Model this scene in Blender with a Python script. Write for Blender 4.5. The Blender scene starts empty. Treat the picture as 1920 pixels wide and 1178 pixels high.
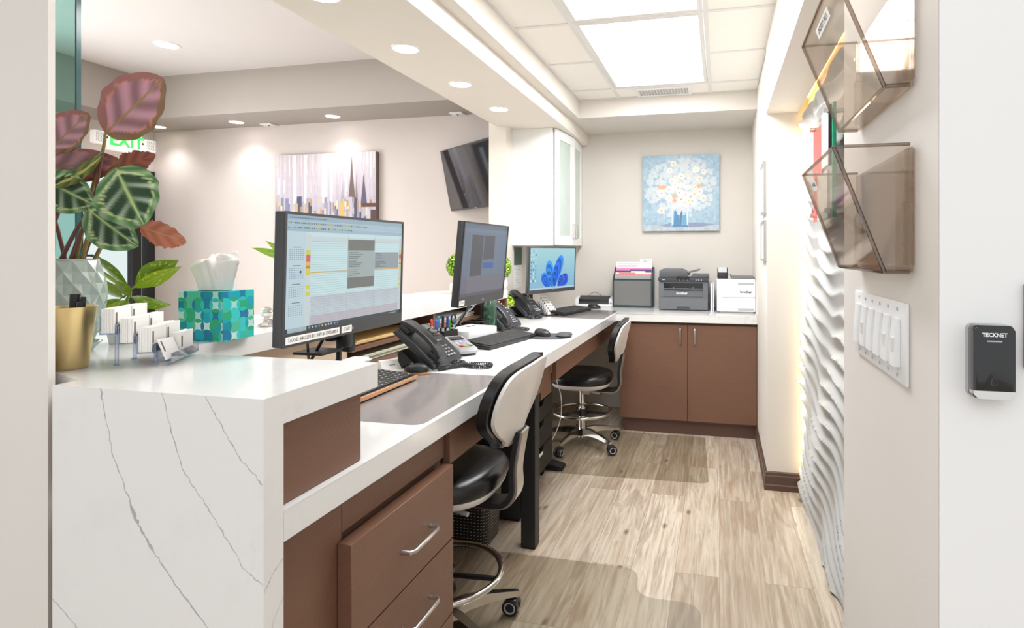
import bpy, bmesh, math, random
from mathutils import Vector, Matrix
R = random.Random(11)
PI = math.pi
rad = math.radians
SC = bpy.context.scene
COL = SC.collection

# ------------------------------------------------------------------ colour and materials
def lin(c):
    def f(v):
        v /= 255.0
        return v / 12.92 if v <= 0.04045 else ((v + 0.055) / 1.055) ** 2.4
    return (f(c[0]), f(c[1]), f(c[2]), 1.0)

def newmat(name):
    m = bpy.data.materials.new(name); m.use_nodes = True
    nt = m.node_tree; nt.nodes.clear()
    out = nt.nodes.new('ShaderNodeOutputMaterial')
    return m, nt, out

def node(nt, typ, **kw):
    n = nt.nodes.new(typ)
    for k, v in kw.items():
        if k.startswith('i_'):
            key = k[2:]
            key = int(key) if key.isdigit() else key.replace('_', ' ')
            n.inputs[key].default_value = v
        else:
            setattr(n, k, v)
    return n

def mat(name, c, rough=0.5, metal=0.0, var=0.04, vscale=6.0, bump=0.0, bscale=60.0, coat=0.0, emit=None, es=0.0, spec=0.5):
    """plain surface with slight procedural tone variation and optional grain bump"""
    m, nt, out = newmat(name)
    b = node(nt, 'ShaderNodeBsdfPrincipled')
    b.inputs['Roughness'].default_value = rough
    b.inputs['Metallic'].default_value = metal
    b.inputs['Specular IOR Level'].default_value = spec
    b.inputs['Coat Weight'].default_value = coat
    tc = node(nt, 'ShaderNodeTexCoord')
    nz = node(nt, 'ShaderNodeTexNoise', i_Scale=vscale, i_Detail=3.0)
    nt.links.new(tc.outputs['Object'], nz.inputs['Vector'])
    mx = node(nt, 'ShaderNodeMix', data_type='RGBA')
    L = lin(c)
    mx.inputs[6].default_value = tuple(max(0, v * (1 - var)) for v in L[:3]) + (1,)
    mx.inputs[7].default_value = tuple(min(1, v * (1 + var)) for v in L[:3]) + (1,)
    nt.links.new(nz.outputs['Fac'], mx.inputs[0])
    nt.links.new(mx.outputs[2], b.inputs['Base Color'])
    if bump:
        n2 = node(nt, 'ShaderNodeTexNoise', i_Scale=bscale, i_Detail=2.0)
        nt.links.new(tc.outputs['Object'], n2.inputs['Vector'])
        bp = node(nt, 'ShaderNodeBump', i_Strength=bump, i_Distance=0.002)
        nt.links.new(n2.outputs['Fac'], bp.inputs['Height'])
        nt.links.new(bp.outputs['Normal'], b.inputs['Normal'])
    if emit:
        b.inputs['Emission Color'].default_value = lin(emit)
        b.inputs['Emission Strength'].default_value = es
    nt.links.new(b.outputs[0], out.inputs[0])
    return m

def emis(name, c, s):
    m, nt, out = newmat(name)
    e = node(nt, 'ShaderNodeEmission', i_Color=lin(c), i_Strength=s)
    nt.links.new(e.outputs[0], out.inputs[0])
    return m

def glass(name, tint, gloss=0.08, rough=0.02, fres=0.45):
    """thin sheet of glass or clear plastic: tinted transparency plus surface reflection"""
    m, nt, out = newmat(name)
    t = node(nt, 'ShaderNodeBsdfTransparent', i_Color=lin(tint))
    g = node(nt, 'ShaderNodeBsdfGlossy', i_Color=(1, 1, 1, 1), i_Roughness=rough)
    lw = node(nt, 'ShaderNodeLayerWeight', i_Blend=0.25)
    mul = node(nt, 'ShaderNodeMath', operation='MULTIPLY_ADD', i_1=fres)
    mul.inputs[2].default_value = gloss
    nt.links.new(lw.outputs['Fresnel'], mul.inputs[0])
    cl = node(nt, 'ShaderNodeClamp'); cl.inputs[2].default_value = 0.6
    nt.links.new(mul.outputs[0], cl.inputs[0])
    mx = node(nt, 'ShaderNodeMixShader')
    nt.links.new(cl.outputs[0], mx.inputs[0]); nt.links.new(t.outputs[0], mx.inputs[1]); nt.links.new(g.outputs[0], mx.inputs[2])
    nt.links.new(mx.outputs[0], out.inputs[0])
    return m

def vcol(name, rough=0.5, emit=0.0, coat=0.0, spec=0.4):
    """surface whose pattern is painted in the mesh colour attribute"""
    m, nt, out = newmat(name)
    a = node(nt, 'ShaderNodeVertexColor', layer_name='Col')
    b = node(nt, 'ShaderNodeBsdfPrincipled', i_Roughness=rough)
    b.inputs['Coat Weight'].default_value = coat
    b.inputs['Specular IOR Level'].default_value = spec
    if emit:
        b.inputs['Base Color'].default_value = (0.01, 0.01, 0.01, 1)
        nt.links.new(a.outputs[0], b.inputs['Emission Color']); b.inputs['Emission Strength'].default_value = emit
    else:
        nt.links.new(a.outputs[0], b.inputs['Base Color'])
    nt.links.new(b.outputs[0], out.inputs[0])
    return m

def laminate(name, c, rough=0.42, scale=150.0):
    """brown laminate pressed with fine horizontal ridges"""
    m, nt, out = newmat(name)
    b = node(nt, 'ShaderNodeBsdfPrincipled', i_Roughness=rough)
    g = node(nt, 'ShaderNodeNewGeometry')
    mp = node(nt, 'ShaderNodeMapping'); mp.inputs['Scale'].default_value = (6, 6, 130)
    nt.links.new(g.outputs['Position'], mp.inputs[0])
    nz = node(nt, 'ShaderNodeTexNoise', i_Scale=1.0, i_Detail=2.0)
    nt.links.new(mp.outputs[0], nz.inputs['Vector'])
    wv = node(nt, 'ShaderNodeTexWave', bands_direction='Z', i_Scale=62.0, i_Distortion=0.9, i_Detail=2.0)
    nt.links.new(g.outputs['Position'], wv.inputs['Vector'])
    ad = node(nt, 'ShaderNodeMath', operation='ADD')
    nt.links.new(nz.outputs['Fac'], ad.inputs[0]); nt.links.new(wv.outputs['Fac'], ad.inputs[1])
    hf = node(nt, 'ShaderNodeMath', operation='MULTIPLY', i_1=0.5); nt.links.new(ad.outputs[0], hf.inputs[0])
    mx = node(nt, 'ShaderNodeMix', data_type='RGBA')
    L = lin(c)
    mx.inputs[6].default_value = tuple(v * 0.88 for v in L[:3]) + (1,)
    mx.inputs[7].default_value = tuple(min(1, v * 1.12) for v in L[:3]) + (1,)
    nt.links.new(hf.outputs[0], mx.inputs[0]); nt.links.new(mx.outputs[2], b.inputs['Base Color'])
    bp = node(nt, 'ShaderNodeBump', i_Strength=0.22, i_Distance=0.002)
    nt.links.new(hf.outputs[0], bp.inputs['Height']); nt.links.new(bp.outputs[0], b.inputs['Normal'])
    nt.links.new(b.outputs[0], out.inputs[0])
    return m

def quartz(name, base=(236, 234, 232), vein=(204, 201, 199), dens=0.5):
    m, nt, out = newmat(name)
    b = node(nt, 'ShaderNodeBsdfPrincipled', i_Roughness=0.16)
    g = node(nt, 'ShaderNodeNewGeometry')
    mp = node(nt, 'ShaderNodeMapping'); mp.inputs['Rotation'].default_value = (0.4, 0.6, 0.8)
    nt.links.new(g.outputs['Position'], mp.inputs[0])
    n1 = node(nt, 'ShaderNodeTexNoise', i_Scale=2.6, i_Detail=6.0, i_Roughness=0.55, i_Distortion=0.9)
    nt.links.new(mp.outputs[0], n1.inputs['Vector'])
    sb = node(nt, 'ShaderNodeMath', operation='SUBTRACT', i_1=0.5); nt.links.new(n1.outputs['Fac'], sb.inputs[0])
    ab = node(nt, 'ShaderNodeMath', operation='ABSOLUTE'); nt.links.new(sb.outputs[0], ab.inputs[0])
    mr = node(nt, 'ShaderNodeMapRange', i_1=0.0, i_2=0.012, i_3=1.0, i_4=0.0); nt.links.new(ab.outputs[0], mr.inputs[0])
    n2 = node(nt, 'ShaderNodeTexNoise', i_Scale=1.7, i_Detail=2.0); nt.links.new(mp.outputs[0], n2.inputs['Vector'])
    m2 = node(nt, 'ShaderNodeMapRange', i_1=0.5, i_2=0.68, i_3=0.0, i_4=dens); nt.links.new(n2.outputs['Fac'], m2.inputs[0])
    mu = node(nt, 'ShaderNodeMath', operation='MULTIPLY'); nt.links.new(mr.outputs[0], mu.inputs[0]); nt.links.new(m2.outputs[0], mu.inputs[1])
    n3 = node(nt, 'ShaderNodeTexNoise', i_Scale=6.0, i_Detail=5.0, i_Roughness=0.7); nt.links.new(mp.outputs[0], n3.inputs['Vector'])
    m3 = node(nt, 'ShaderNodeMapRange', i_1=0.52, i_2=0.8, i_3=0.0, i_4=0.45); nt.links.new(n3.outputs['Fac'], m3.inputs[0])
    mx0 = node(nt, 'ShaderNodeMix', data_type='RGBA'); mx0.inputs[6].default_value = lin(base)
    mx0.inputs[7].default_value = lin(tuple(int(v * 0.93) for v in base)); nt.links.new(m3.outputs[0], mx0.inputs[0])
    mx = node(nt, 'ShaderNodeMix', data_type='RGBA'); mx.inputs[7].default_value = lin(vein)
    nt.links.new(mx0.outputs[2], mx.inputs[6]); nt.links.new(mu.outputs[0], mx.inputs[0])
    nt.links.new(mx.outputs[2], b.inputs['Base Color']); nt.links.new(b.outputs[0], out.inputs[0])
    return m

def planks(name):
    """light oak vinyl planks running along the room"""
    m, nt, out = newmat(name)
    b = node(nt, 'ShaderNodeBsdfPrincipled', i_Roughness=0.42)
    g = node(nt, 'ShaderNodeNewGeometry')
    sp = node(nt, 'ShaderNodeSeparateXYZ'); nt.links.new(g.outputs['Position'], sp.inputs[0])
    cb = node(nt, 'ShaderNodeCombineXYZ'); nt.links.new(sp.outputs['Y'], cb.inputs['X']); nt.links.new(sp.outputs['X'], cb.inputs['Y'])
    def brick(c1, c2, mort, msize):
        k = node(nt, 'ShaderNodeTexBrick', offset=0.37, offset_frequency=2, i_Color1=c1, i_Color2=c2, i_Mortar=mort, i_Scale=1.0)
        k.inputs['Mortar Size'].default_value = msize; k.inputs['Bias'].default_value = 0.0
        k.inputs['Brick Width'].default_value = 1.22; k.inputs['Row Height'].default_value = 0.182; k.inputs['Mortar Smooth'].default_value = 0.3
        nt.links.new(cb.outputs[0], k.inputs['Vector']); return k
    kc = brick(lin((170, 155, 137)), lin((206, 194, 177)), lin((140, 120, 98)), 0.0011)
    kr = brick((0, 0, 0, 1), (1, 1, 1, 1), (0.5, 0.5, 0.5, 1), 0.0)
    off = node(nt, 'ShaderNodeVectorMath', operation='SCALE'); off.inputs['Scale'].default_value = 7.0
    nt.links.new(kr.outputs['Color'], off.inputs[0])
    ad = node(nt, 'ShaderNodeVectorMath', operation='ADD'); nt.links.new(g.outputs['Position'], ad.inputs[0]); nt.links.new(off.outputs[0], ad.inputs[1])
    mp = node(nt, 'ShaderNodeMapping'); mp.inputs['Scale'].default_value = (60, 3.0, 0); nt.links.new(ad.outputs[0], mp.inputs[0])
    n1 = node(nt, 'ShaderNodeTexNoise', i_Scale=1.0, i_Detail=6.0, i_Roughness=0.62, i_Distortion=0.5); nt.links.new(mp.outputs[0], n1.inputs['Vector'])
    mp2 = node(nt, 'ShaderNodeMapping'); mp2.inputs['Scale'].default_value = (8.0, 1.3, 0); nt.links.new(ad.outputs[0], mp2.inputs[0])
    n2 = node(nt, 'ShaderNodeTexNoise', i_Scale=1.0, i_Detail=3.0, i_Distortion=1.3); nt.links.new(mp2.outputs[0], n2.inputs['Vector'])
    # cathedral grain rings
    rg = node(nt, 'ShaderNodeMath', operation='MULTIPLY', i_1=20.0); nt.links.new(n2.outputs['Fac'], rg.inputs[0])
    sn = node(nt, 'ShaderNodeMath', operation='SINE'); nt.links.new(rg.outputs[0], sn.inputs[0])
    # knots
    vo = node(nt, 'ShaderNodeTexVoronoi', voronoi_dimensions='2D', i_Scale=1.0)
    mp3 = node(nt, 'ShaderNodeMapping'); mp3.inputs['Scale'].default_value = (2.9, 1.3, 0); nt.links.new(ad.outputs[0], mp3.inputs[0]); nt.links.new(mp3.outputs[0], vo.inputs['Vector'])
    kn = node(nt, 'ShaderNodeMapRange', i_1=0.006, i_2=0.05, i_3=0.85, i_4=0.0); nt.links.new(vo.outputs['Distance'], kn.inputs[0])
    dk = lin((128, 108, 88))
    def mixto(prev, fac_sock, colr, amt, lo, hi):
        mr = node(nt, 'ShaderNodeMapRange', i_1=lo, i_2=hi, i_3=0.0, i_4=amt); nt.links.new(fac_sock, mr.inputs[0])
        mx = node(nt, 'ShaderNodeMix', data_type='RGBA'); mx.inputs[7].default_value = colr
        nt.links.new(prev, mx.inputs[6]); nt.links.new(mr.outputs[0], mx.inputs[0]); return mx.outputs[2]
    c = mixto(kc.outputs['Color'], n1.outputs['Fac'], dk, 0.85, 0.46, 0.78)
    c = mixto(c, n2.outputs['Fac'], lin((170, 142, 114)), 0.55, 0.5, 0.8)
    c = mixto(c, sn.outputs[0], lin((140, 116, 92)), 0.42, 0.1, 1.0)
    c = mixto(c, n1.outputs['Fac'], lin((222, 211, 196)), 0.45, 0.46, 0.25)
    c = mixto(c, kn.outputs[0], lin((92, 76, 62)), 1.0, 0.0, 1.0)
    nt.links.new(c, b.inputs['Base Color'])
    bp = node(nt, 'ShaderNodeBump', i_Strength=0.12, i_Distance=0.002); nt.links.new(n1.outputs['Fac'], bp.inputs['Height']); nt.links.new(bp.outputs[0], b.inputs['Normal'])
    nt.links.new(b.outputs[0], out.inputs[0])
    return m

# ------------------------------------------------------------------ mesh builder
class MB:
    def __init__(self, M=None):
        self.bm = bmesh.new(); self.M = M or Matrix.Identity(4); self.mi = 0; self.cl = None
    def v(self, p):
        return self.bm.verts.new(self.M @ Vector(p))
    def f(self, vs, mi=None):
        try:
            fc = self.bm.faces.new(vs)
        except ValueError:
            return None
        fc.material_index = self.mi if mi is None else mi
        return fc
    def poly(self, pts, mi=None):
        return self.f([self.v(p) for p in pts], mi)
    def cpoly(self, pts, c):
        """coloured polygon"""
        if self.cl is None:
            self.cl = self.bm.loops.layers.float_color.new('Col')
        fc = self.poly(pts)
        if fc:
            L = lin(c)
            for l in fc.loops: l[self.cl] = L
        return fc
    def box(self, x0, y0, z0, x1, y1, z1, bev=0.0, seg=2, mi=None):
        P = [(x0, y0, z0), (x1, y0, z0), (x1, y1, z0), (x0, y1, z0), (x0, y0, z1), (x1, y0, z1), (x1, y1, z1), (x0, y1, z1)]
        vs = [self.v(p) for p in P]
        fs = [self.f([vs[i] for i in q], mi) for q in ((0, 3, 2, 1), (4, 5, 6, 7), (0, 1, 5, 4), (1, 2, 6, 5), (2, 3, 7, 6), (3, 0, 4, 7))]
        if bev > 0:
            es = list({e for fc in fs for e in fc.edges})
            r = bmesh.ops.bevel(self.bm, geom=es, offset=bev, segments=seg, profile=0.5, affect='EDGES', clamp_overlap=True)
            if mi is not None or self.mi:
                for fc in r['faces']: fc.material_index = self.mi if mi is None else mi
        return self
    def prism(self, pts, a0, a1, axis='z', bev=0.0, seg=2, mi=None):
        """closed 2-D outline extruded along an axis; pts are (x,y) / (x,z) for y / (y,z) for x"""
        def P(p, a):
            return {'z': (p[0], p[1], a), 'y': (p[0], a, p[1]), 'x': (a, p[0], p[1])}[axis]
        A = [self.v(P(p, a0)) for p in pts]; B = [self.v(P(p, a1)) for p in pts]
        n = len(pts); fs = []
        fs.append(self.f(A[::-1], mi)); fs.append(self.f(B, mi))
        for i in range(n):
            fs.append(self.f([A[i], A[(i + 1) % n], B[(i + 1) % n], B[i]], mi))
        if bev > 0:
            es = list({e for fc in fs[:2] for e in fc.edges})
            r = bmesh.ops.bevel(self.bm, geom=es, offset=bev, segments=seg, profile=0.5, affect='EDGES', clamp_overlap=True)
            for fc in r['faces']: fc.material_index = self.mi if mi is None else mi
        return self
    def ring(self, c, u, w, r, seg):
        return [self.v(Vector(c) + (Vector(u) * math.cos(2 * PI * i / seg) + Vector(w) * math.sin(2 * PI * i / seg)) * r) for i in range(seg)]
    def cyl(self, p0, p1, r0, r1=None, seg=20, caps=True, mi=None):
        r1 = r0 if r1 is None else r1
        p0 = Vector(p0); p1 = Vector(p1); d = (p1 - p0).normalized()
        u = d.orthogonal().normalized(); w = d.cross(u)
        A = self.ring(p0, u, w, r0, seg); B = self.ring(p1, u, w, r1, seg)
        for i in range(seg): self.f([A[i], A[(i + 1) % seg], B[(i + 1) % seg], B[i]], mi)
        if caps: self.f(A[::-1], mi); self.f(B, mi)
        return self
    def tube(self, pts, r, seg=8, closed=False, mi=None):
        pts = [Vector(p) for p in pts]; n = len(pts); rr = r if isinstance(r, (list, tuple)) else [r] * n
        rings = []; u = None
        for i, p in enumerate(pts):
            if closed: d = (pts[(i + 1) % n] - pts[i - 1])
            else: d = pts[min(i + 1, n - 1)] - pts[max(i - 1, 0)]
            d = d.normalized() if d.length > 1e-9 else Vector((0, 0, 1))
            if u is None: u = d.orthogonal().normalized()
            else:
                u = u - d * u.dot(d)
                u = u.normalized() if u.length > 1e-6 else d.orthogonal().normalized()
            rings.append(self.ring(p, u, d.cross(u), rr[i], seg))
        for i in range(n if closed else n - 1):
            A = rings[i]; B = rings[(i + 1) % n]
            if closed and i == n - 1:   # best alignment of the seam
                k = min(range(seg), key=lambda s: (A[0].co - B[s].co).length)
                B = B[k:] + B[:k]
            for j in range(seg): self.f([A[j], A[(j + 1) % seg], B[(j + 1) % seg], B[j]], mi)
        if not closed: self.f(rings[0][::-1], mi); self.f(rings[-1], mi)
        return self
    def lathe(self, prof, c=(0, 0, 0), seg=32, sx=1.0, sy=1.0, mi=None):
        rings = []
        for r, z in prof:
            if r < 1e-6: rings.append([self.v((c[0], c[1], c[2] + z))])
            else: rings.append([self.v((c[0] + r * sx * math.cos(2 * PI * i / seg), c[1] + r * sy * math.sin(2 * PI * i / seg), c[2] + z)) for i in range(seg)])
        for A, B in zip(rings, rings[1:]):
            for i in range(seg):
                j = (i + 1) % seg
                if len(A) == 1 and len(B) == 1: continue
                if len(A) == 1: self.f([A[0], B[j], B[i]], mi)
                elif len(B) == 1: self.f([A[i], A[j], B[0]], mi)
                else: self.f([A[i], A[j], B[j], B[i]], mi)
        return self
    def sphere(self, c, r, seg=16, rings=10, s=(1, 1, 1), mi=None):
        prof = [(r * math.sin(PI * k / rings), -r * math.cos(PI * k / rings)) for k in range(rings + 1)]
        pr = [(a, z * s[2]) for a, z in prof]
        return self.lathe(pr, c, seg, s[0], s[1], mi)
    def grid(self, nu, nv, fn, mi=None, cfn=None, flip=False):
        if cfn and self.cl is None:
            self.cl = self.bm.loops.layers.float_color.new('Col')
        V = [[self.v(fn(i / nu, j / nv)) for j in range(nv + 1)] for i in range(nu + 1)]
        for i in range(nu):
            for j in range(nv):
                ix = [(i, j), (i + 1, j), (i + 1, j + 1), (i, j + 1)]
                if flip: ix = ix[::-1]
                fc = self.f([V[a][b] for a, b in ix], mi)
                if cfn and fc:
                    for l, (a, b) in zip(fc.loops, ix): l[self.cl] = lin(cfn(a / nu, b / nv))
        return self
    def shellpad(self, outline, xf, n=6, mi=None):
        """closed cushion: outline list of (y,z); xf(r, y, z, side) -> x"""
        m = len(outline); cy = sum(p[0] for p in outline) / m; cz = sum(p[1] for p in outline) / m
        sides = []
        for s in (-1, 1):
            rings = []
            for k in range(1, n + 1):
                t = k / n
                rings.append([self.v((xf(t, cy + (p[0] - cy) * t, cz + (p[1] - cz) * t, s), cy + (p[0] - cy) * t, cz + (p[1] - cz) * t)) for p in outline])
            c = self.v((xf(0, cy, cz, s), cy, cz)); sides.append(rings)
            for i in range(m):
                q = [c, rings[0][i], rings[0][(i + 1) % m]]
                self.f(q if s > 0 else q[::-1], mi)
            for A, B in zip(rings, rings[1:]):
                for i in range(m):
                    q = [A[i], B[i], B[(i + 1) % m], A[(i + 1) % m]]
                    self.f(q if s > 0 else q[::-1], mi)
        A, B = sides[0][-1], sides[1][-1]
        for i in range(m): self.f([A[i], A[(i + 1) % m], B[(i + 1) % m], B[i]], mi)
        return self
    def build(self, name, mats, parent=None, smooth=True, ang=38, fix=True):
        bm = self.bm
        if fix:
            bmesh.ops.recalc_face_normals(bm, faces=bm.faces[:])
        if smooth:
            for fc in bm.faces: fc.smooth = True
            ca = rad(ang)
            for e in bm.edges:
                if len(e.link_faces) == 2:
                    if e.calc_face_angle(0) > ca: e.smooth = False
                else: e.smooth = False
        me = bpy.data.meshes.new(name); bm.to_mesh(me); bm.free()
        for m in (mats if isinstance(mats, (list, tuple)) else [mats]): me.materials.append(m)
        o = bpy.data.objects.new(name, me); COL.objects.link(o)
        if parent is not None: o.parent = parent
        return o

def tag(o, label=None, cat=None, group=None, kind=None):
    if label: o['label'] = label
    if cat: o['category'] = cat
    if group: o['group'] = group
    if kind: o['kind'] = kind
    return o

def thing(name, label, cat, loc=(0, 0, 0), rz=0.0, group=None):
    o = bpy.data.objects.new(name, None); COL.objects.link(o)
    o.empty_display_size = 0.05
    o.location = loc; o.rotation_euler = (0, 0, rz)
    return tag(o, label, cat, group)

def struct(o):
    o['kind'] = 'structure'; return o

def copy_tree(o, parent=None):
    c = o.copy(); COL.objects.link(c)
    if parent is not None: c.parent = parent
    for ch in [k for k in SC.objects if k.parent == o]: copy_tree(ch, c)
    return c

def text(name, s, size, m, parent, U, V, at, ext=0.0004, align='CENTER', bold=0.0, sx=1.0):
    """flat lettering: U reading direction, V up, at = centre of the line"""
    cu = bpy.data.curves.new(name, 'FONT'); cu.body = s; cu.size = size; cu.extrude = ext
    cu.align_x = align; cu.align_y = 'CENTER'; cu.offset = bold; cu.resolution_u = 2
    o = bpy.data.objects.new(name, cu); COL.objects.link(o)
    dg = bpy.context.evaluated_depsgraph_get()
    me = bpy.data.meshes.new_from_object(o.evaluated_get(dg))
    bpy.data.objects.remove(o); bpy.data.curves.remove(cu)
    U = Vector(U).normalized(); V = Vector(V).normalized(); N = U.cross(V)
    M = Matrix(((U.x, V.x, N.x, at[0]), (U.y, V.y, N.y, at[1]), (U.z, V.z, N.z, at[2]), (0, 0, 0, 1))) @ Matrix.Diagonal((sx, 1, 1, 1))
    me.transform(M)
    me.materials.clear(); me.materials.append(m); me.name = name
    t = bpy.data.objects.new(name, me); COL.objects.link(t); t.parent = parent
    return t

def catmull(P, n=6, closed=True):
    out = []; m = len(P)
    for i in range(m if closed else m - 1):
        g = lambda k: P[k % m] if closed else P[max(0, min(m - 1, k))]
        p0, p1, p2, p3 = g(i - 1), g(i), g(i + 1), g(i + 2)
        for k in range(n):
            t = k / n
            out.append(tuple(0.5 * ((2 * b) + (-a + c) * t + (2 * a - 5 * b + 4 * c - d) * t * t + (-a + 3 * b - 3 * c + d) * t ** 3) for a, b, c, d in zip(p0, p1, p2, p3)))
    if not closed: out.append(tuple(P[-1]))
    return out

def rrect(x0, y0, x1, y1, r, n=5):
    pts = []
    for cx, cy, a in ((x1 - r, y0 + r, -90), (x1 - r, y1 - r, 0), (x0 + r, y1 - r, 90), (x0 + r, y0 + r, 180)):
        for k in range(n + 1):
            t = rad(a + 90 * k / n); pts.append((cx + r * math.cos(t), cy + r * math.sin(t)))
    return pts

class PIC:
    """flat painted face: rectangles and polygons in 0..1 coordinates on a plane, stacked by hair-thin layers"""
    def __init__(self, o, U, V, step=0.00012):
        self.o = Vector(o); self.U = Vector(U); self.V = Vector(V); self.N = self.U.cross(self.V).normalized(); self.k = 0; self.mb = MB(); self.step = step
    def at(self, u, v): return self.o + self.U * u + self.V * v + self.N * (self.k * self.step)
    def layer(self): self.k += 1; return self
    def rect(self, u0, v0, u1, v1, c): self.mb.cpoly([self.at(u0, v0), self.at(u1, v0), self.at(u1, v1), self.at(u0, v1)], c); return self
    def poly(self, pts, c): self.mb.cpoly([self.at(*p) for p in pts], c); return self
    def disc(self, u, v, ru, rv, c, n=8, rot=0.0):
        return self.poly([(u + ru * math.cos(2 * PI * i / n + rot), v + rv * math.sin(2 * PI * i / n + rot)) for i in range(n)], c)
    def build(self, name, m, parent): return self.mb.build(name, m, parent, smooth=False, fix=False)

import numpy as np
class RAS:
    """painted face worked out stroke by stroke on a fine grid of cells, then laid down as one flat coloured mesh"""
    def __init__(self, o, U, V, w, h, ss=3):
        self.o = Vector(o); self.U = Vector(U); self.V = Vector(V); self.w = w; self.h = h; self.ss = ss
        self.a = np.zeros((h * ss, w * ss, 3), dtype=np.float32)
    def layer(self): return self
    def poly(self, pts, c):
        H, W_ = self.a.shape[:2]; P = [(q[0] * W_, q[1] * H) for q in pts]
        x0 = max(0, int(min(q[0] for q in P))); x1 = min(W_, int(max(q[0] for q in P)) + 2); y0 = max(0, int(min(q[1] for q in P))); y1 = min(H, int(max(q[1] for q in P)) + 2)
        if x1 <= x0 or y1 <= y0: return self
        X, Y = np.meshgrid(np.arange(x0, x1) + 0.5, np.arange(y0, y1) + 0.5); m = np.zeros(X.shape, bool)
        for (ax, ay), (bx, by) in zip(P, P[1:] + P[:1]):
            if ay == by: continue
            m ^= ((ay > Y) != (by > Y)) & (X < (bx - ax) * (Y - ay) / (by - ay) + ax)
        self.a[y0:y1, x0:x1][m] = [max(0, min(255, q)) for q in c]; return self
    def rect(self, u0, v0, u1, v1, c): return self.poly([(u0, v0), (u1, v0), (u1, v1), (u0, v1)], c)
    def disc(self, u, v, ru, rv, c, n=8, rot=0.0):
        return self.poly([(u + ru * math.cos(2 * PI * i / n + rot), v + rv * math.sin(2 * PI * i / n + rot)) for i in range(n)], c)
    def build(self, name, m, parent):
        w, h, s = self.w, self.h, self.ss
        col = self.a.reshape(h, s, w, s, 3).mean(axis=(1, 3)).reshape(-1, 3) / 255.0
        col = col * 0.93; col = np.where(col <= 0.04045, col / 12.92, ((col + 0.055) / 1.055) ** 2.4)
        vs = [tuple(self.o + self.U * (i / w) + self.V * (j / h)) for j in range(h + 1) for i in range(w + 1)]
        fs = [(j * (w + 1) + i, j * (w + 1) + i + 1, (j + 1) * (w + 1) + i + 1, (j + 1) * (w + 1) + i) for j in range(h) for i in range(w)]
        me = bpy.data.meshes.new(name); me.from_pydata(vs, [], fs)
        at = me.color_attributes.new('Col', 'FLOAT_COLOR', 'CORNER')
        q = np.ones((len(fs), 4, 4), dtype=np.float32); q[:, :, :3] = col[:, None, :]
        at.data.foreach_set('color', q.ravel()); me.materials.append(m); me.update()
        o = bpy.data.objects.new(name, me); COL.objects.link(o); o.parent = parent; return o
# ------------------------------------------------------------------ materials of the place
W = {}
W['wall_warm'] = mat('paint_warm_white', (232, 226, 217), 0.75, var=0.02, bump=0.08, bscale=220)
W['wall_white'] = mat('paint_white', (240, 239, 238), 0.7, var=0.02, bump=0.06, bscale=220)
W['wall_grey'] = mat('paint_light_greige', (214, 208, 200), 0.75, var=0.02, bump=0.06, bscale=220)
W['wall_near'] = mat('paint_near_greige', (222, 217, 211), 0.75, var=0.02, bump=0.08, bscale=220)
W['wall_taupe'] = mat('paint_taupe', (218, 209, 204), 0.75, var=0.02)
W['ceil_taupe'] = mat('paint_taupe_bulkhead', (172, 165, 158), 0.8, var=0.02)
W['ceil_white'] = mat('paint_ceiling_white', (220, 216, 214), 0.8, var=0.015)
W['beam'] = mat('paint_bulkhead_cream', (228, 221, 211), 0.7, var=0.02)
W['tile'] = mat('ceiling_tile_mineral', (243, 240, 234), 0.9, var=0.03, vscale=90, bump=0.25, bscale=260)
W['tbar'] = mat('ceiling_grid_white', (225, 224, 222), 0.5)
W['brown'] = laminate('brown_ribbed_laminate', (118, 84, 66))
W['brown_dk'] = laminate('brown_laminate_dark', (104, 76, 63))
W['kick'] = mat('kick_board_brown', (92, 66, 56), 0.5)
W['skirt'] = mat('baseboard_brown_paint', (92, 70, 62), 0.35)
W['quartz'] = quartz('white_quartz', (230, 228, 226), (198, 195, 194))
W['vein'] = mat('quartz_vein_grey', (176, 176, 178), 0.3, var=0.25, vscale=90)
W['floor'] = planks('oak_vinyl_planks')
W['black'] = mat('black_plastic', (30, 30, 32), 0.38, var=0.05)
W['black_matte'] = mat('black_matte_metal', (33, 32, 32), 0.55)
W['black_gloss'] = mat('black_gloss_plastic', (14, 14, 16), 0.12, coat=0.5)
W['vinyl'] = mat('black_vinyl_upholstery', (24, 24, 25), 0.3, bump=0.15, bscale=350)
W['dgrey'] = mat('dark_grey_plastic', (62, 63, 66), 0.45)
W['phone'] = mat('charcoal_phone_plastic', (48, 49, 52), 0.4)
W['mgrey'] = mat('mid_grey_plastic', (108, 110, 114), 0.45)
W['lgrey'] = mat('light_grey_plastic', (176, 177, 180), 0.45)
W['white_pl'] = mat('white_plastic', (236, 237, 238), 0.4)
W['shell'] = mat('warm_white_chair_shell', (232, 228, 224), 0.35)
W['chrome'] = mat('polished_chrome', (214, 212, 208), 0.12, metal=1.0)
W['steel'] = mat('brushed_steel', (200, 198, 196), 0.32, metal=1.0)
W['gold'] = mat('brushed_gold', (238, 212, 152), 0.34, metal=1.0, var=0.08, vscale=20)
W['cab_white'] = mat('white_cabinet_lacquer', (240, 240, 240), 0.3)
W['paper'] = mat('white_paper', (242, 240, 236), 0.8)
W['folder_tan'] = mat('manila_folder', (224, 190, 128), 0.7)
W['folder_sage'] = mat('pale_sage_folder', (208, 208, 186), 0.7)
W['copper'] = mat('copper_trim', (224, 172, 128), 0.35, metal=0.6)
W['key'] = mat('keycap_black', (36, 36, 38), 0.5)
W['key_text'] = mat('keycap_print', (214, 208, 200), 0.6)
W['glass_teal'] = glass('teal_glass_pane', (206, 230, 226), 0.03, 0.02, 0.25)
W['glass_edge'] = mat('teal_glass_edge', (28, 84, 84), 0.15, var=0.5, vscale=3)
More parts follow.
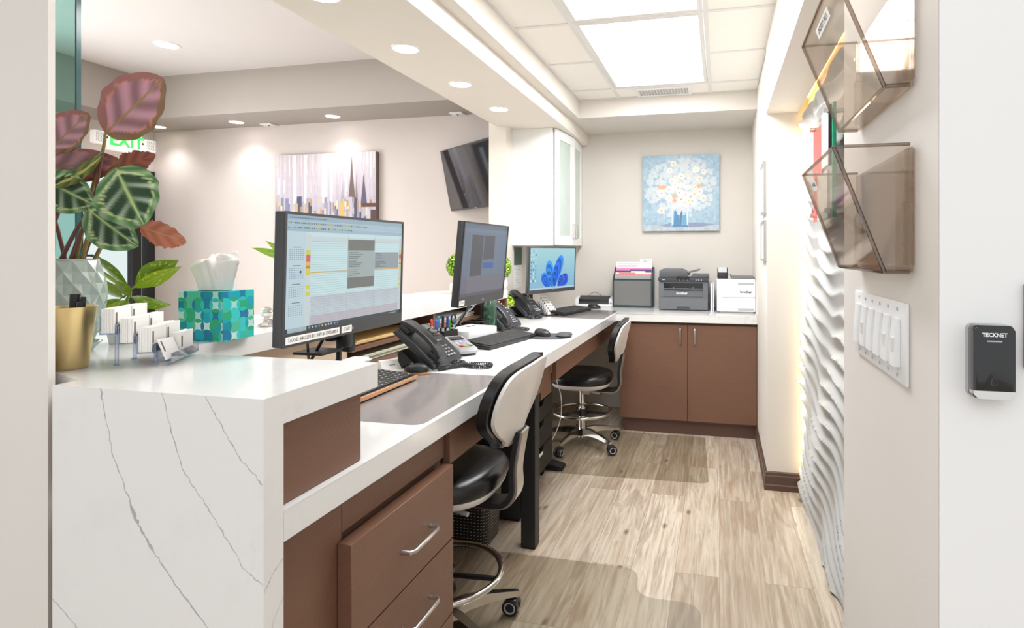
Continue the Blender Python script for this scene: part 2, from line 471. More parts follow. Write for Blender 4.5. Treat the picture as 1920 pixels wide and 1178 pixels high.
W['glass_clear'] = glass('clear_glass', (244, 250, 249), 0.04)
W['glass_frost'] = mat('frosted_cabinet_glass', (196, 208, 202), 0.25, var=0.12, vscale=5)
W['acrylic'] = glass('clear_acrylic', (232, 238, 246), 0.10)
W['acrylic_edge'] = glass('clear_acrylic_edge', (226, 232, 244), 0.12)
W['smoke'] = glass('smoke_tinted_plastic', (239, 234, 229), 0.05, 0.05, 0.25)
W['smoke_edge'] = glass('smoke_plastic_edge', (200, 188, 176), 0.10, 0.05, 0.3)
W['mat_clear'] = glass('clear_vinyl_mat', (247, 246, 243), 0.035, 0.22, 0.12)
W['deskmat'] = glass('grey_clear_desk_pad', (232, 230, 230), 0.05, 0.12, 0.14)
W['crystal'] = glass('cut_crystal', (226, 222, 220), 0.3, 0.0)
W['glass_green'] = mat('dark_green_bottle_glass', (40, 74, 56), 0.08, coat=0.6)
W['light_panel'] = emis('troffer_diffuser', (250, 252, 255), 5.0)
W['down_lens'] = emis('downlight_lens', (255, 246, 232), 14.0)
W['down_lens_c'] = emis('downlight_lens_cool', (255, 244, 240), 14.0)
W['strip'] = emis('warm_led_strip', (255, 214, 140), 9.0)
W['trim_ring'] = mat('downlight_trim_white', (244, 240, 236), 0.5)
W['sky'] = emis('daylight_outside', (250, 252, 255), 2.2)
W['pot_faceted'] = mat('grey_green_glazed_ceramic', (172, 184, 176), 0.16, var=0.08, vscale=14, coat=0.5)
W['soil'] = mat('potting_soil', (58, 44, 36), 0.95, bump=0.6, bscale=120)
W['pot_cream'] = mat('cream_ceramic', (226, 216, 204), 0.6)
W['leafcol'] = vcol('painted_leaf', 0.32, coat=0.25)
W['picture'] = vcol('canvas_paint', 0.7)
W['carton'] = vcol('printed_carton', 0.5, spec=0.25)
W['screen'] = vcol('lit_screen', 0.35, emit=0.9)
W['stem_purple'] = mat('reddish_petiole', (108, 66, 62), 0.5)
W['stem_olive'] = mat('olive_petiole', (132, 118, 62), 0.5)
W['stem_green'] = mat('green_stem', (120, 150, 52), 0.5)
W['twig'] = mat('brown_twig', (96, 72, 48), 0.8)
W['topiary'] = vcol('boxwood_leaves', 0.6)
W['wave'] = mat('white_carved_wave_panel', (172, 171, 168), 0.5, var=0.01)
W['warm_back'] = mat('niche_back_cream', (244, 232, 196), 0.7)
W['tissue'] = mat('white_tissue', (246, 242, 238), 0.9, var=0.02)
W['red'] = mat('red_sign_acrylic', (222, 84, 76), 0.3)
W['green_glow'] = mat('exit_green', (64, 214, 96), 0.5, emit=(60, 230, 100), es=0.9)
W['exit_white'] = mat('exit_face_white', (246, 246, 244), 0.4, emit=(255, 255, 250), es=0.35)
W['rubber'] = mat('grey_rubber', (88, 88, 90), 0.7)
W['ink'] = mat('printed_ink', (70, 70, 74), 0.7)
W['white_ink'] = mat('white_print', (238, 240, 242), 0.5)
W['gel'] = mat('charcoal_gel_pad', (70, 70, 73), 0.7)
W['mesh_teal'] = mat('teal_black_mesh_metal', (48, 66, 74), 0.45)
W['mesh_panel'] = mat('grey_mesh_panel', (116, 116, 114), 0.5, var=0.12, vscale=5)
W['purple'] = mat('purple_folder', (96, 72, 140), 0.7)
W['pink'] = mat('pink_folder', (226, 142, 140), 0.7)
W['tv_screen'] = mat('tv_screen_glass', (44, 44, 48), 0.06, coat=0.6)
W['leaf_photo'] = mat('dark_green_print', (62, 92, 82), 0.4, var=0.2, vscale=18)
# ------------------------------------------------------------------ room shell
YB = 4.92       # far wall
XW = 0.262      # right wall beyond the niche
ZS = 2.355      # far soffit
ZC = 2.495      # tile ceiling
ZB = 2.262      # bulkhead over the desk

def sbox(name, m, *b, bev=0.0):
    o = MB().box(*b, bev=bev).build(name, m); return struct(o)

sbox('floor', W['floor'], -6.2, -3.0, -0.05, 3.2, 5.1, 0.0)
sbox('wall_back', W['wall_grey'], -1.66, YB, 0, 0.62, YB + 0.1, 2.62)
sbox('wall_right_far', W['wall_warm'], XW, 3.41, 0, 0.62, YB, 2.62)
# right niche
sbox('wall_niche', W['warm_back'], 0.475, 1.299, 0, 0.62, 3.41, 2.62)
sbox('trim_1', W['wall_warm'], 0.2545, 1.299, 2.118, 0.43, 3.41, 2.62)
sbox('wall_right', W['wall_near'], 0.254, 0.765, 0, 0.62, 1.299, 2.62)
mb = MB(); mb.prism([(0.2545, 0.7625), (3.1, 0.7625), (3.1, 0.9), (0.6205, 0.9), (0.6205, 0.7645), (0.2545, 0.7645)], 0, 2.9); struct(mb.build('wall_front', W['wall_white']))
# far soffit, stepped bulkhead edge, beam over the desk
sbox('ceiling_soffit', W['wall_grey'], -1.115, 4.28, ZS, XW, YB, 2.62)
sbox('ceiling_step', W['wall_grey'], -1.115, 0.2, ZS, -1.043, 4.28, 2.62)
sbox('ceiling_beam', W['beam'], -1.60, 0.2, ZB, -1.1155, YB, 2.95)
sbox('wall_partition', W['beam'], -1.66, 4.005, 0, -1.525, YB, ZB)
sbox('wall_partition_top', W['beam'], -1.66, 4.005, ZB, -1.6005, YB, 3.0)
# tile ceiling and its grid
gx = [-1.043, -0.735, -0.065, XW + 0.012]
gy = [0.4, 1.035, 1.635, 2.235, 2.835, 3.435, 4.035, 4.28]
mb = MB()
for i in range(3):
    for j in range(len(gy) - 1):
        if i == 1 and j in (1, 2, 3, 4, 5): continue
        mb.box(gx[i] + 0.004, gy[j] + 0.004, ZC, gx[i + 1] - 0.004, gy[j + 1] - 0.004, ZC + 0.02)
mb.box(-1.043, 0.2, ZC + 0.10, XW + 0.03, 4.28, ZC + 0.125)
struct(mb.build('ceiling', W['tile']))
mb = MB()
for x in gx:
    mb.box(x - 0.012, 0.2, ZC - 0.004, x + 0.012, 4.28, ZC + 0.001)
for y in gy:
    for i in range(3):
        if i == 1 and min(abs(y - 1.635), abs(y - 2.235), abs(y - 3.435)) < 0.01: continue
        mb.box(gx[i] + 0.012, y - 0.012, ZC - 0.004, gx[i + 1] - 0.012, y + 0.012, ZC + 0.001)
struct(mb.build('ceiling_grid', W['tbar']))
# left waiting room
XL, YL, ZSL, ZCL = -5.617, 4.755, 2.555, 2.933    # its left wall, back wall, soffit and raised ceiling
sbox('wall_left_back', W['wall_taupe'], XL - 0.1, YL, 0, -1.661, YL + 0.1, 3.1)
mb = MB()
mb.box(XL - 0.1, 0.945, 0, XL, 2.7, 3.1); mb.box(XL - 0.1, 2.7, 2.15, XL, YL, 3.1)
struct(mb.build('wall_left', W['wall_taupe']))
sbox('ceiling_left', W['ceil_white'], -5.145, 0.945, ZCL, -1.60, 4.26, ZCL + 0.06)
mb = MB()
mb.box(XL, 4.26, ZSL, -1.601, YL, 3.1); mb.box(XL, 0.945, ZSL, -5.145, 4.26, 3.1)
struct(mb.build('ceiling_left_soffit', W['ceil_taupe']))
mb = MB(); mb.prism([(-6.0, 0.845), (-1.248, 0.845), (-1.255, 0.862), (-1.42, 0.945), (-6.0, 0.945)], 0, 3.1)
struct(mb.build('wall_left_near', W['wall_near']))
# pony wall that carries the transaction ledge
sbox('wall_counter', W['wall_grey'], -1.775, 0.965, 0, -1.40, 3.3, 0.879)
# baseboard on the nib
def skirt(name, pts):
    prof = [(0.0, 0.0), (0.016, 0.0), (0.016, 0.028), (0.011, 0.034), (0.011, 0.078), (0.007, 0.084), (0.007, 0.098), (0.0, 0.104)]
    mb = MB()
    rows = []
    n = len(pts)
    for i, p in enumerate(pts):
        row = []
        for d, z in prof:
            row.append(mb.v((p[0] + p[2] * d, p[1] + p[3] * d, z)))
        rows.append(row)
    for A, B in zip(rows, rows[1:]):
        for k in range(len(prof)):
            mb.f([A[k], A[(k + 1) % len(prof)], B[(k + 1) % len(prof)], B[k]])
    mb.f(rows[0]); mb.f(rows[-1][::-1])
    return struct(mb.build(name, W['skirt'], ang=25))
skirt('baseboard_right', [(XW - 0.0005, 4.33, -1, 0), (XW - 0.0005, 3.4095, -1, -1), (0.446, 3.4095, 0, -1)])
# waiting-room glass door and side light in dark frames
mb = MB()
for y0, y1 in ((4.663, 4.746), (4.519, 4.608), (2.7, 2.77)):
    mb.box(XL - 0.04, y0, 0, XL + 0.025, y1, 2.15)
mb.box(XL - 0.04, 2.77, 2.08, XL + 0.025, 4.519, 2.15); mb.box(XL - 0.04, 4.608, 2.08, XL + 0.025, 4.663, 2.15)
mb.box(XL - 0.04, 2.77, 0, XL + 0.025, 4.519, 0.1)
fr = struct(mb.build('door_1', W['black_matte']))
MB().box(XL - 0.015, 4.045, 0.1, XL + 0.005, 4.083, 2.08).build('door_stile', W['black_matte'], fr)
g = MB().box(XL - 0.012, 4.083, 0.1, XL - 0.008, 4.519, 2.08); g.box(XL - 0.012, 2.77, 0.1, XL - 0.008, 4.045, 2.08); g.box(XL - 0.012, 4.608, 0.0, XL - 0.008, 4.663, 2.08)
g.build('door_glass', W['glass_clear'], fr)
MB().tube([(XL + 0.01, 4.083, 1.305), (XL + 0.07, 4.095, 1.305), (XL + 0.07, 4.165, 1.287), (XL + 0.06, 4.19, 1.27)], 0.01).build('door_handle', W['black_matte'], fr)

# ------------------------------------------------------------------ ceiling fittings
def troffer(x0, y0, x1, y1, label):
    t = thing('ceiling_light', label, 'light', ((x0 + x1) / 2, (y0 + y1) / 2, ZC), 0, 'ceiling light panels')
    hx, hy = (x1 - x0) / 2, (y1 - y0) / 2
    mb = MB()
    for b in ((-hx, -hy, hx, -hy + 0.022), (-hx, hy - 0.022, hx, hy), (-hx, -hy + 0.022, -hx + 0.022, hy - 0.022), (hx - 0.022, -hy + 0.022, hx, hy - 0.022)):
        mb.box(b[0], b[1], -0.003, b[2], b[3], 0.03)
    mb.build('frame', W['tbar'], t)
    MB().box(-hx + 0.022, -hy + 0.022, 0.004, hx - 0.022, hy - 0.022, 0.02).build('diffuser', W['light_panel'], t)
    return t
troffer(-0.719, 2.851, -0.081, 4.019, 'wide glowing white ceiling panel next to the slotted air vent')
troffer(-0.719, 1.651, -0.081, 2.819, 'glowing white ceiling panel cut off by the top of the photo')
t = thing('air_vent', 'small white slotted air vent in the ceiling beyond the light panels', 'vent', (-0.393, 4.18, ZC))
mb = MB()
for b in ((-0.2, -0.105, 0.2, -0.072), (-0.2, 0.072, 0.2, 0.105), (-0.2, -0.072, -0.175, 0.072), (0.175, -0.072, 0.2, 0.072)):
    mb.box(b[0], b[1], -0.008, b[2], b[3], -0.001)
mb.build('frame', W['white_pl'], t)
mb = MB()
for k in range(17):
    x = -0.168 + k * 0.021
    mb.poly([(x, -0.072, -0.006), (x + 0.012, -0.072, -0.001), (x + 0.012, 0.072, -0.001), (x, 0.072, -0.006)])
mb.build('slats', W['lgrey'], t)

def downlight(x, y, z, r, label, group, lens):
    t = thing('downlight', label, 'ceiling light', (x, y, z), 0, group)
    MB().lathe([(r * 0.84, -0.001), (r * 0.86, -0.006), (r * 0.97, -0.005), (r, -0.0005)], seg=36).build('trim_ring', W['trim_ring'], t)
    MB().lathe([(0, -0.0035), (r * 0.6, -0.0035), (r * 0.85, -0.002)], seg=36).build('lens', lens, t)
    return t
for y, lb in ((1.81, 'recessed round downlight in the cream bulkhead, cut by the top of the photo'),
              (2.37, 'recessed round downlight in the cream bulkhead, largest of the three fully in view'),
              (2.942, 'recessed round downlight in the cream bulkhead, middle of the three fully in view'),
              (3.513, 'recessed round downlight in the cream bulkhead, nearest the white wall cabinet')):
    downlight(-1.385, y, ZB, 0.064, lb, 'downlights in the bulkhead over the desk', W['down_lens'])
for x, lb in ((-3.377, 'recessed downlight in the waiting room soffit above the cityscape painting'),
              (-4.406, 'recessed downlight in the waiting room soffit left of the cityscape painting'),
              (-5.31, 'recessed downlight in the waiting room soffit beside the exit sign')):
    downlight(x, 4.545, ZSL, 0.068, lb, 'downlights in the waiting room soffit', W['down_lens_c'])
downlight(-4.145, 3.617, ZCL, 0.088, 'recessed downlight in the raised white ceiling of the waiting room', None, W['down_lens_c'])
for x, y, lb in ((-4.18, 4.69, 'thin white plate on the waiting room soffit between two downlights'), (-2.236, 4.69, 'small square white sensor plate on the soffit above the television')):
    t = thing('ceiling_sensor', lb, 'sensor', (x, y, ZSL), 0, 'small plates on the waiting room soffit')
    MB().box(-0.06, -0.05, -0.014, 0.06, 0.05, 0, bev=0.004).build('cover', W['white_pl'], t)
    MB().lathe([(0, -0.019), (0.008, -0.018), (0.01, -0.014)], seg=12).build('lens', W['black'], t)

# ------------------------------------------------------------------ wave wall in the niche
def wave_h(y, z):
    n = 0.30 * math.sin(2 * PI * y / 1.5 + 1.7 * z) + 0.16 * math.sin(2 * PI * y / 0.74 + 4.1 * z + 0.7) + 0.08 * math.sin(2 * PI * y / 0.41 - 6.3 * z + 2.0)
    ph = (z - 0.16 * y) / 0.082 + 1.25 * n + 0.4 * math.sin(2.1 * z + 0.6)
    a = 0.60 + 0.30 * math.sin(2 * PI * y / 0.83 + 9.0 * z + 1.1) + 0.10 * math.sin(2 * PI * y / 0.47 - 11 * z)
    f = ph - math.floor(ph)
    s = (f / 0.62) if f < 0.62 else ((1 - f) / 0.38) ** 1.6
    return a * (s ** 1.35) * 0.035
wy0, wy1, wz0, wz1 = 1.305, 3.385, 0.012, 2.085
NU, NV = 190, 330
mb = MB()
def wfn(u, v):
    y = wy0 + (wy1 - wy0) * u; z = wz0 + (wz1 - wz0) * v
    return (0.449 - wave_h(y, z), y, z)
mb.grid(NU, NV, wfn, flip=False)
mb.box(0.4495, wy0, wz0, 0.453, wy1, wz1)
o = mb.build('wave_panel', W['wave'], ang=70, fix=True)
tag(o, 'tall white wall panel carved in flowing wave ridges inside the lit niche', 'wall panel')
MB().box(0.4665, 1.32, 2.19, 0.4745, 3.38, 2.198).build('led_strip', W['strip'], o)
MB().box(0.4665, 3.393, 0.05, 0.4745, 3.401, 2.05).build('led_strip', W['strip'], o)
# glass sign on stand-offs in front of the wave panel
t = thing('glass_sign', 'glass wall sign with red and white pieces and thick green edge', 'sign', (0.388, 2.34, 1.66))
MB().box(-0.006, -0.185, -0.2, 0.006, 0.185, 0.2, bev=0.002).build('glass_sheet', W['glass_clear'], t)
MB().box(-0.008, -0.1995, -0.2, 0.006, -0.186, 0.2, bev=0.002).build('polished_edge', mat('emerald_glass_edge', (28, 140, 108), 0.12, var=0.6, vscale=14), t)
MB().box(-0.0125, -0.02, -0.2, -0.0065, 0.183, 0.165).build('red_piece', W['red'], t)
MB().box(-0.016, -0.165, -0.012, -0.0065, -0.03, 0.19).build('white_piece', W['white_pl'], t)
MB().box(-0.0155, -0.184, -0.018, -0.0065, -0.166, 0.195).build('black_piece', W['black'], t)
MB().box(-0.016, -0.15, -0.2, -0.0065, 0.06, -0.03).build('grey_piece', mat('pale_grey_sign_piece', (206, 210, 204), 0.4), t)
for y, z in ((-0.17, 0.175), (0.165, 0.175), (-0.17, -0.175), (0.165, -0.175)):
    mb = MB(); mb.cyl((-0.028, y, z), (0.05, y, z), 0.009, seg=16)
    mb.build('stand_off', W['chrome'], t)
o = MB().cyl((0.375, 2.56, 1.505), (0.43, 2.56, 1.505), 0.016, seg=20).build('chrome_knob', W['chrome'])
tag(o, 'small chrome knob fixed to the wave panel below the glass sign', 'knob')
# two narrow frames on the nib wall
for z0, z1, lb in ((1.56, 1.86, 'taller slim framed certificate high on the white wall beside the far counter'), (1.285, 1.52, 'shorter slim framed certificate below the taller one beside the far counter')):
    t = thing('wall_frame', lb, 'picture frame', (XW, 3.58, z0), 0, 'slim frames on the white side wall')
    mb = MB(); h = z1 - z0
    for b in ((-0.13, 0, 0.13, 0.014), (-0.13, h - 0.014, 0.13, h), (-0.13, 0.014, -0.116, h - 0.014), (0.116, 0.014, 0.13, h - 0.014)):
        mb.box(-0.016, b[0], b[1], -0.001, b[2], b[3])
    mb.build('frame', W['steel'], t)
    MB().box(-0.010, -0.116, 0.014, -0.002, 0.116, h - 0.014).build('glazing', W['paper'], t)
# ------------------------------------------------------------------ quartz counters
def jag_line(pts, wid, n=14, seed=3):
    r = random.Random(seed); out = []
    for (a, b) in zip(pts, pts[1:]):
        for k in range(n):
            t = k / n
            out.append((a[0] + (b[0] - a[0]) * t + r.uniform(-1, 1) * 0.002, a[1] + (b[1] - a[1]) * t + r.uniform(-1, 1) * 0.002, wid * (0.35 + 1.3 * r.random() ** 2)))
    out.append((pts[-1][0], pts[-1][1], wid * 0.4)); return out
def vein_strip(mb, pts, wid, P, seed, fat=None):
    L = jag_line(pts, wid, seed=seed); m = len(L)
    prev = None
    for i, (a, b, w) in enumerate(L):
        if fat and fat[0] < i / m < fat[1]: w *= 2.6
        q = L[min(i + 1, m - 1)]; p = L[max(i - 1, 0)]
        dx, dy = q[0] - p[0], q[1] - p[1]; l = math.hypot(dx, dy) or 1
        nx, ny = -dy / l * w, dx / l * w
        cur = (mb.v(P(a + nx, b + ny)), mb.v(P(a - nx, b - ny)))
        if prev: mb.f([prev[0], prev[1], cur[1], cur[0]], 1)
        prev = cur
ZL = 1.09
t = thing('reception_counter', 'raised white quartz reception counter with a waterfall end at the left', 'counter', (0, 0, 0))
mb = MB()
L = [(-1.2145, 0.8756), (-0.75, 0.8756), (-0.75, 1.165), (-1.36, 1.165), (-1.36, 3.60), (-1.43, 3.66), (-1.79, 3.30), (-1.79, 1.30), (-2.3, 1.30), (-2.3, 0.962), (-1.46, 0.962)]
mb.prism(L, 1.036, ZL, 'z')
top = mb.build('counter_top', W['quartz'], t)
mb = MB()
mb.box(-1.215, 0.83, 0.0, -0.75, 0.8755, ZL)
F = lambda x, z: (x, 0.8297, z)
vein_strip(mb, [(-1.101, 1.089), (-1.075, 0.98), (-1.02, 0.86), (-0.985, 0.81), (-0.92, 0.74), (-0.84, 0.665), (-0.752, 0.60)], 0.0011, F, 5, (0.3, 0.5))
vein_strip(mb, [(-0.962, 1.089), (-0.92, 0.96), (-0.85, 0.88), (-0.79, 0.80), (-0.752, 0.775)], 0.0008, F, 8)
vein_strip(mb, [(-0.87, 1.089), (-0.80, 0.99), (-0.752, 0.945)], 0.0009, F, 9)
vein_strip(mb, [(-1.213, 0.69), (-1.16, 0.65), (-1.12, 0.59), (-1.06, 0.50), (-1.0, 0.44)], 0.0009, F, 12)
S = lambda y, z: (-0.7497, y, z)
vein_strip(mb, [(0.831, 0.76), (0.85, 0.785), (0.875, 0.80)], 0.0006, S, 3)
vein_strip(mb, [(0.832, 0.62), (0.85, 0.70), (0.875, 0.73)], 0.0006, S, 4)
mb.build('waterfall_end', [W['quartz'], W['vein']], t)
mb = MB(); mb.box(-1.33, 0.8765, 0.882, -0.77, 1.13, 1.0355)
mb.build('end_riser', W['brown'], t)
# lower worktop, L shaped
mb = MB()
mb.prism([(-0.75, 0.8765), (-0.75, 4.25), (0.26, 4.25), (0.26, 4.918), (-1.523, 4.918), (-1.523, 3.99), (-1.523, 3.32), (-1.385, 3.31), (-1.385, 0.96), (-1.385, 0.8765)], 0.825, 0.88, 'z', bev=0.003, seg=2)
wt = thing('worktop', 'long low white quartz worktop turning the corner under the printers', 'worktop')
mb.build('slab', W['quartz'], wt)
# backs below the counter
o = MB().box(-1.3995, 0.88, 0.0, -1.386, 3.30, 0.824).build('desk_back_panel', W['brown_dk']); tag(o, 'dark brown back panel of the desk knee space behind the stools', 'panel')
# cubby shelves under the ledge
t = thing('cubby_shelf', 'brown open pigeonhole shelving under the raised ledge behind the phones', 'shelf', (-1.36, 1.18, 0.8805))
MB().box(-0.36, 0.0, 0.0, -0.335, 2.45, 0.153).build('back', W['wall_grey'], t)
for z in (0.0, 0.071):
    MB().box(-0.334, 0.78 if z else 0.0, z, -0.012, 2.45, z + 0.017).build('shelf', W['brown'], t)
for y in (1.425, 2.0, 2.42):
    for z0, z1 in ((0.0185, 0.070), (0.089, 0.153)):
        MB().box(-0.334, y, z0, -0.012, y + 0.024, z1).build('divider', W['brown'], t)
mb = MB(); mb.box(-0.33, 0.001, 0.0185, -0.03, 0.775, 0.153, mi=0)
for y, z in ((0.14, 0.06), (0.47, 0.085), (0.47, 0.05), (0.3, 0.11)):
    mb.cyl((-0.0299, y, z), (-0.0295, y, z), 0.005, seg=10, mi=1)
mb.build('blank_panel', [mat('bare_tan_panel', (206, 182, 156), 0.6), W['black']], t)

# ------------------------------------------------------------------ drawer pedestal, aprons
def bar_handle(mb, y0, y1, z, x, out=0.03, r=0.0055):
    mb.tube([(x, y0, z), (x + out * 0.75, y0, z), (x + out, y0 + 0.012, z), (x + out, y1 - 0.012, z), (x + out * 0.75, y1, z), (x, y1, z)], r, seg=10)
t = thing('drawer_cabinet', 'brown drawer unit under the near end of the desk beside the waterfall panel', 'cabinet', (-0.79, 0.877, 0.0))
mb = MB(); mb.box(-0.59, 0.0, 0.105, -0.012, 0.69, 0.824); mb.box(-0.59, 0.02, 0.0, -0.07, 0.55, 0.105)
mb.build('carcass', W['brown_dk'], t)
MB().box(-0.0115, 0.0, 0.0, 0.0, 0.215, 0.824, bev=0.001, seg=1).build('filler_panel', W['brown'], t)
MB().box(-0.0115, 0.217, 0.735, 0.0, 0.69, 0.824, bev=0.001, seg=1).build('rail', W['brown'], t)
for z0, z1, hz in ((0.512, 0.722, 0.608), (0.296, 0.508, 0.418), (0.085, 0.292, 0.22)):
    d = MB().box(0.001, 0.198, z0, 0.036, 0.676, z1, bev=0.0015, seg=1).build('drawer', W['brown'], t)
    mb = MB(); bar_handle(mb, 0.395, 0.535, hz, 0.0365)
    tag(mb.build('handle', W['steel'], d), 'satin metal bar handle')
for y0, y1, lb in ((1.574, 2.47, 'brown ribbed apron board under the worktop beside the near stool'), (2.718, 4.245, 'brown ribbed apron board under the worktop beside the far stool')):
    mb = MB(); mb.box(-0.798, y0, 0.712, -0.775, y1, 0.8245, bev=0.0012, seg=1)
    tag(mb.build('desk_apron', W['brown']), lb, 'apron board', 'apron boards under the worktop')
mb = MB(); mb.box(-0.83, 2.545, 0.655, -0.80, 2.715, 0.8245)
tag(mb.build('desk_rail', W['brown']), 'short brown board under the worktop above the black drawer pedestal', 'panel')
mb = MB(); mb.box(-0.873, 2.478, 0.006, -0.806, 2.542, 0.824, bev=0.002, seg=1); mb.box(-0.868, 2.483, 0, -0.811, 2.537, 0.006)
tag(mb.build('leg', W['black_matte'], wt), 'square black metal post')
# far base cabinet
t = thing('base_cabinet', 'brown two door base cabinet under the far counter', 'cabinet', (-0.23, 4.27, 0.0))
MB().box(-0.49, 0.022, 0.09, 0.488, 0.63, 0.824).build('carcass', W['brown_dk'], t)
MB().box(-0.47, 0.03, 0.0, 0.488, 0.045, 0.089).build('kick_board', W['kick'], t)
for x0, x1, hx in ((-0.492, 0.002, -0.048), (0.006, 0.488, 0.056)):
    d = MB().box(x0, 0.0, 0.104, x1, 0.0215, 0.806, bev=0.0015, seg=1).build('door', W['brown'], t)
    mb = MB(); mb.tube([(hx, 0, 0.672), (hx, -0.022, 0.672), (hx, -0.026, 0.68), (hx, -0.026, 0.768), (hx, -0.022, 0.776), (hx, 0, 0.776)], 0.005, seg=10)
    tag(mb.build('handle', W['steel'], d), 'satin metal bar handle')

# ------------------------------------------------------------------ white wall cabinet
t = thing('wall_cabinet', 'white wall cabinet with frosted glass doors hanging above the far screen', 'cabinet', (-1.5245, 4.13, 1.386))
hc = 2.262 - 1.386 - 0.001
fp = [(0.0, 0.0), (0.318, 0.0), (0.33, 0.02), (0.37, 0.395), (0.345, 0.785), (0.0, 0.785)]
MB().prism([(0.0, 0.0), (0.316, 0.0), (0.316, 0.03), (0.35, 0.395), (0.325, 0.785), (0.0, 0.785)], 0.0, hc).build('carcass', W['cab_white'], t)
def cab_door(a, b, hside):
    a = Vector((a[0], a[1], 0)); b = Vector((b[0], b[1], 0)); w = (b - a).length; ang = math.atan2(b.y - a.y, b.x - a.x)
    M = Matrix.Translation(a) @ Matrix.Rotation(ang, 4, 'Z')
    mb = MB(M); s = 0.058
    mb.box(0, -0.02, 0.004, s, 0, hc - 0.004, bev=0.001, seg=1); mb.box(w - s, -0.02, 0.004, w, 0, hc - 0.004, bev=0.001, seg=1)
    mb.box(s, -0.02, 0.004, w - s, 0, 0.075); mb.box(s, -0.02, hc - 0.075, w - s, 0, hc - 0.004)
    d = mb.build('door', W['cab_white'], t)
    tag(MB(M).box(s - 0.002, -0.012, 0.073, w - s + 0.002, -0.006, hc - 0.073).build('glass_panel', W['glass_frost'], d), 'frosted pale green glass')
    hx = w - 0.03 if hside > 0 else 0.03
    tag(MB(M).tube([(hx, -0.02, 0.06), (hx, -0.042, 0.06), (hx, -0.046, 0.07), (hx, -0.046, 0.16), (hx, -0.042, 0.17), (hx, -0.02, 0.17)], 0.0045, seg=8).build('handle', W['steel'], d), 'satin metal bar handle')
cab_door((0.326, 0.02), (0.362, 0.393), 1)
cab_door((0.362, 0.398), (0.336, 0.783), -1)
# ------------------------------------------------------------------ screens
ZD = 0.8803   # top of worktop (plus a hair)
def sched_screen(p, rich=True):
    """appointment grid on the near screen, all in 0..1 coordinates"""
    rr = random.Random(4)
    p.rect(0, 0, 1, 1, (196, 222, 228))
    p.layer()
    p.rect(0, 0.955, 1, 1, (152, 178, 194)); p.rect(0, 0.90, 1, 0.953, (166, 192, 206)); p.rect(0, 0.86, 1, 0.898, (158, 184, 200))
    p.rect(0, 0.0, 1, 0.038, (58, 66, 72)); p.rect(0, 0.0, 0.018, 0.038, (44, 58, 92)); p.rect(0.02, 0, 0.15, 0.038, (196, 216, 222))
    p.rect(0, 0.04, 0.135, 0.856, (190, 212, 222)); p.rect(0.136, 0.04, 0.168, 0.84, (200, 214, 214))
    p.rect(0.17, 0.12, 0.97, 0.84, (198, 226, 230)); p.rect(0.17, 0.04, 0.97, 0.29, (188, 184, 194)); p.rect(0.17, 0.775, 0.97, 0.825, (206, 198, 200)); p.rect(0.972, 0.04, 1, 0.84, (196, 208, 210))
    p.layer()
    for k in range(36):   # slot rules
        z = 0.05 + k * 0.0208
        p.rect(0.17, z, 0.97, z + 0.0022, (150, 174, 184) if z > 0.29 else (160, 156, 168))
    for x in (0.46, 0.71): p.rect(x, 0.04, x + 0.002, 0.84, (146, 164, 170))
    for k in range(46):   # toolbar icons
        x = 0.012 + k * 0.0135
        p.rect(x, 0.925, x + 0.008, 0.94, rr.choice([(90, 110, 130), (150, 160, 120), (110, 130, 140), (180, 170, 90)]))
        if k < 36: p.rect(x, 0.885, x + 0.008, 0.9, rr.choice([(90, 110, 130), (160, 180, 110), (90, 130, 110), (190, 176, 100)]))
    p.rect(0.02, 0.972, 0.28, 0.982, (110, 132, 150))
    for b in range(4):    # month calendars
        z0 = 0.70 - b * 0.158
        for r_ in range(6):
            for c_ in range(7):
                p.rect(0.024 + c_ * 0.0145, z0 - r_ * 0.0165, 0.031 + c_ * 0.0145, z0 - r_ * 0.0165 + 0.006, (128, 146, 160))
        p.rect(0.045, z0 + 0.022, 0.10, z0 + 0.029, (104, 122, 140))
    p.disc(0.10, 0.512, 0.008, 0.012, (40, 84, 168), 10)
    for z0, z1, c in ((0.66, 0.70, (206, 204, 70)), (0.60, 0.66, (206, 104, 96)), (0.565, 0.6, (214, 190, 80)), (0.54, 0.565, (206, 120, 96)), (0.48, 0.54, (214, 204, 76)), (0.36, 0.395, (214, 206, 80)), (0.30, 0.335, (212, 204, 76))):
        p.rect(0.137, z0, 0.167, z1, c); p.rect(0.974, z0 + 0.01, 0.998, z1, c)
    p.rect(0.17, 0.497, 0.458, 0.506, (214, 170, 74)); p.rect(0.712, 0.497, 0.968, 0.506, (214, 170, 74))
    p.rect(0.462, 0.40, 0.708, 0.805, (160, 174, 174)); p.rect(0.712, 0.51, 0.968, 0.68, (146, 158, 164))
    p.layer()
    p.rect(0.462, 0.70, 0.708, 0.805, (112, 116, 112)); p.rect(0.462, 0.33, 0.708, 0.435, (112, 116, 114))
    for k in range(3):
        for q in range(4):
            z = 0.675 - k * 0.085 - q * 0.018
            p.rect(0.47, z, 0.47 + rr.uniform(0.06, 0.13), z + 0.006, (104, 114, 116))
            if z > 0.52 and k < 2: p.rect(0.72, z - 0.01, 0.72 + rr.uniform(0.04, 0.12), z - 0.004, (100, 108, 112))
    for k in range(10):
        p.rect(0.165 + k * 0.024, 0.010, 0.176 + k * 0.024, 0.028, rr.choice([(120, 170, 180), (200, 190, 100), (180, 190, 200), (90, 140, 170)]))
    p.rect(0.87, 0.014, 0.95, 0.02, (180, 190, 196))

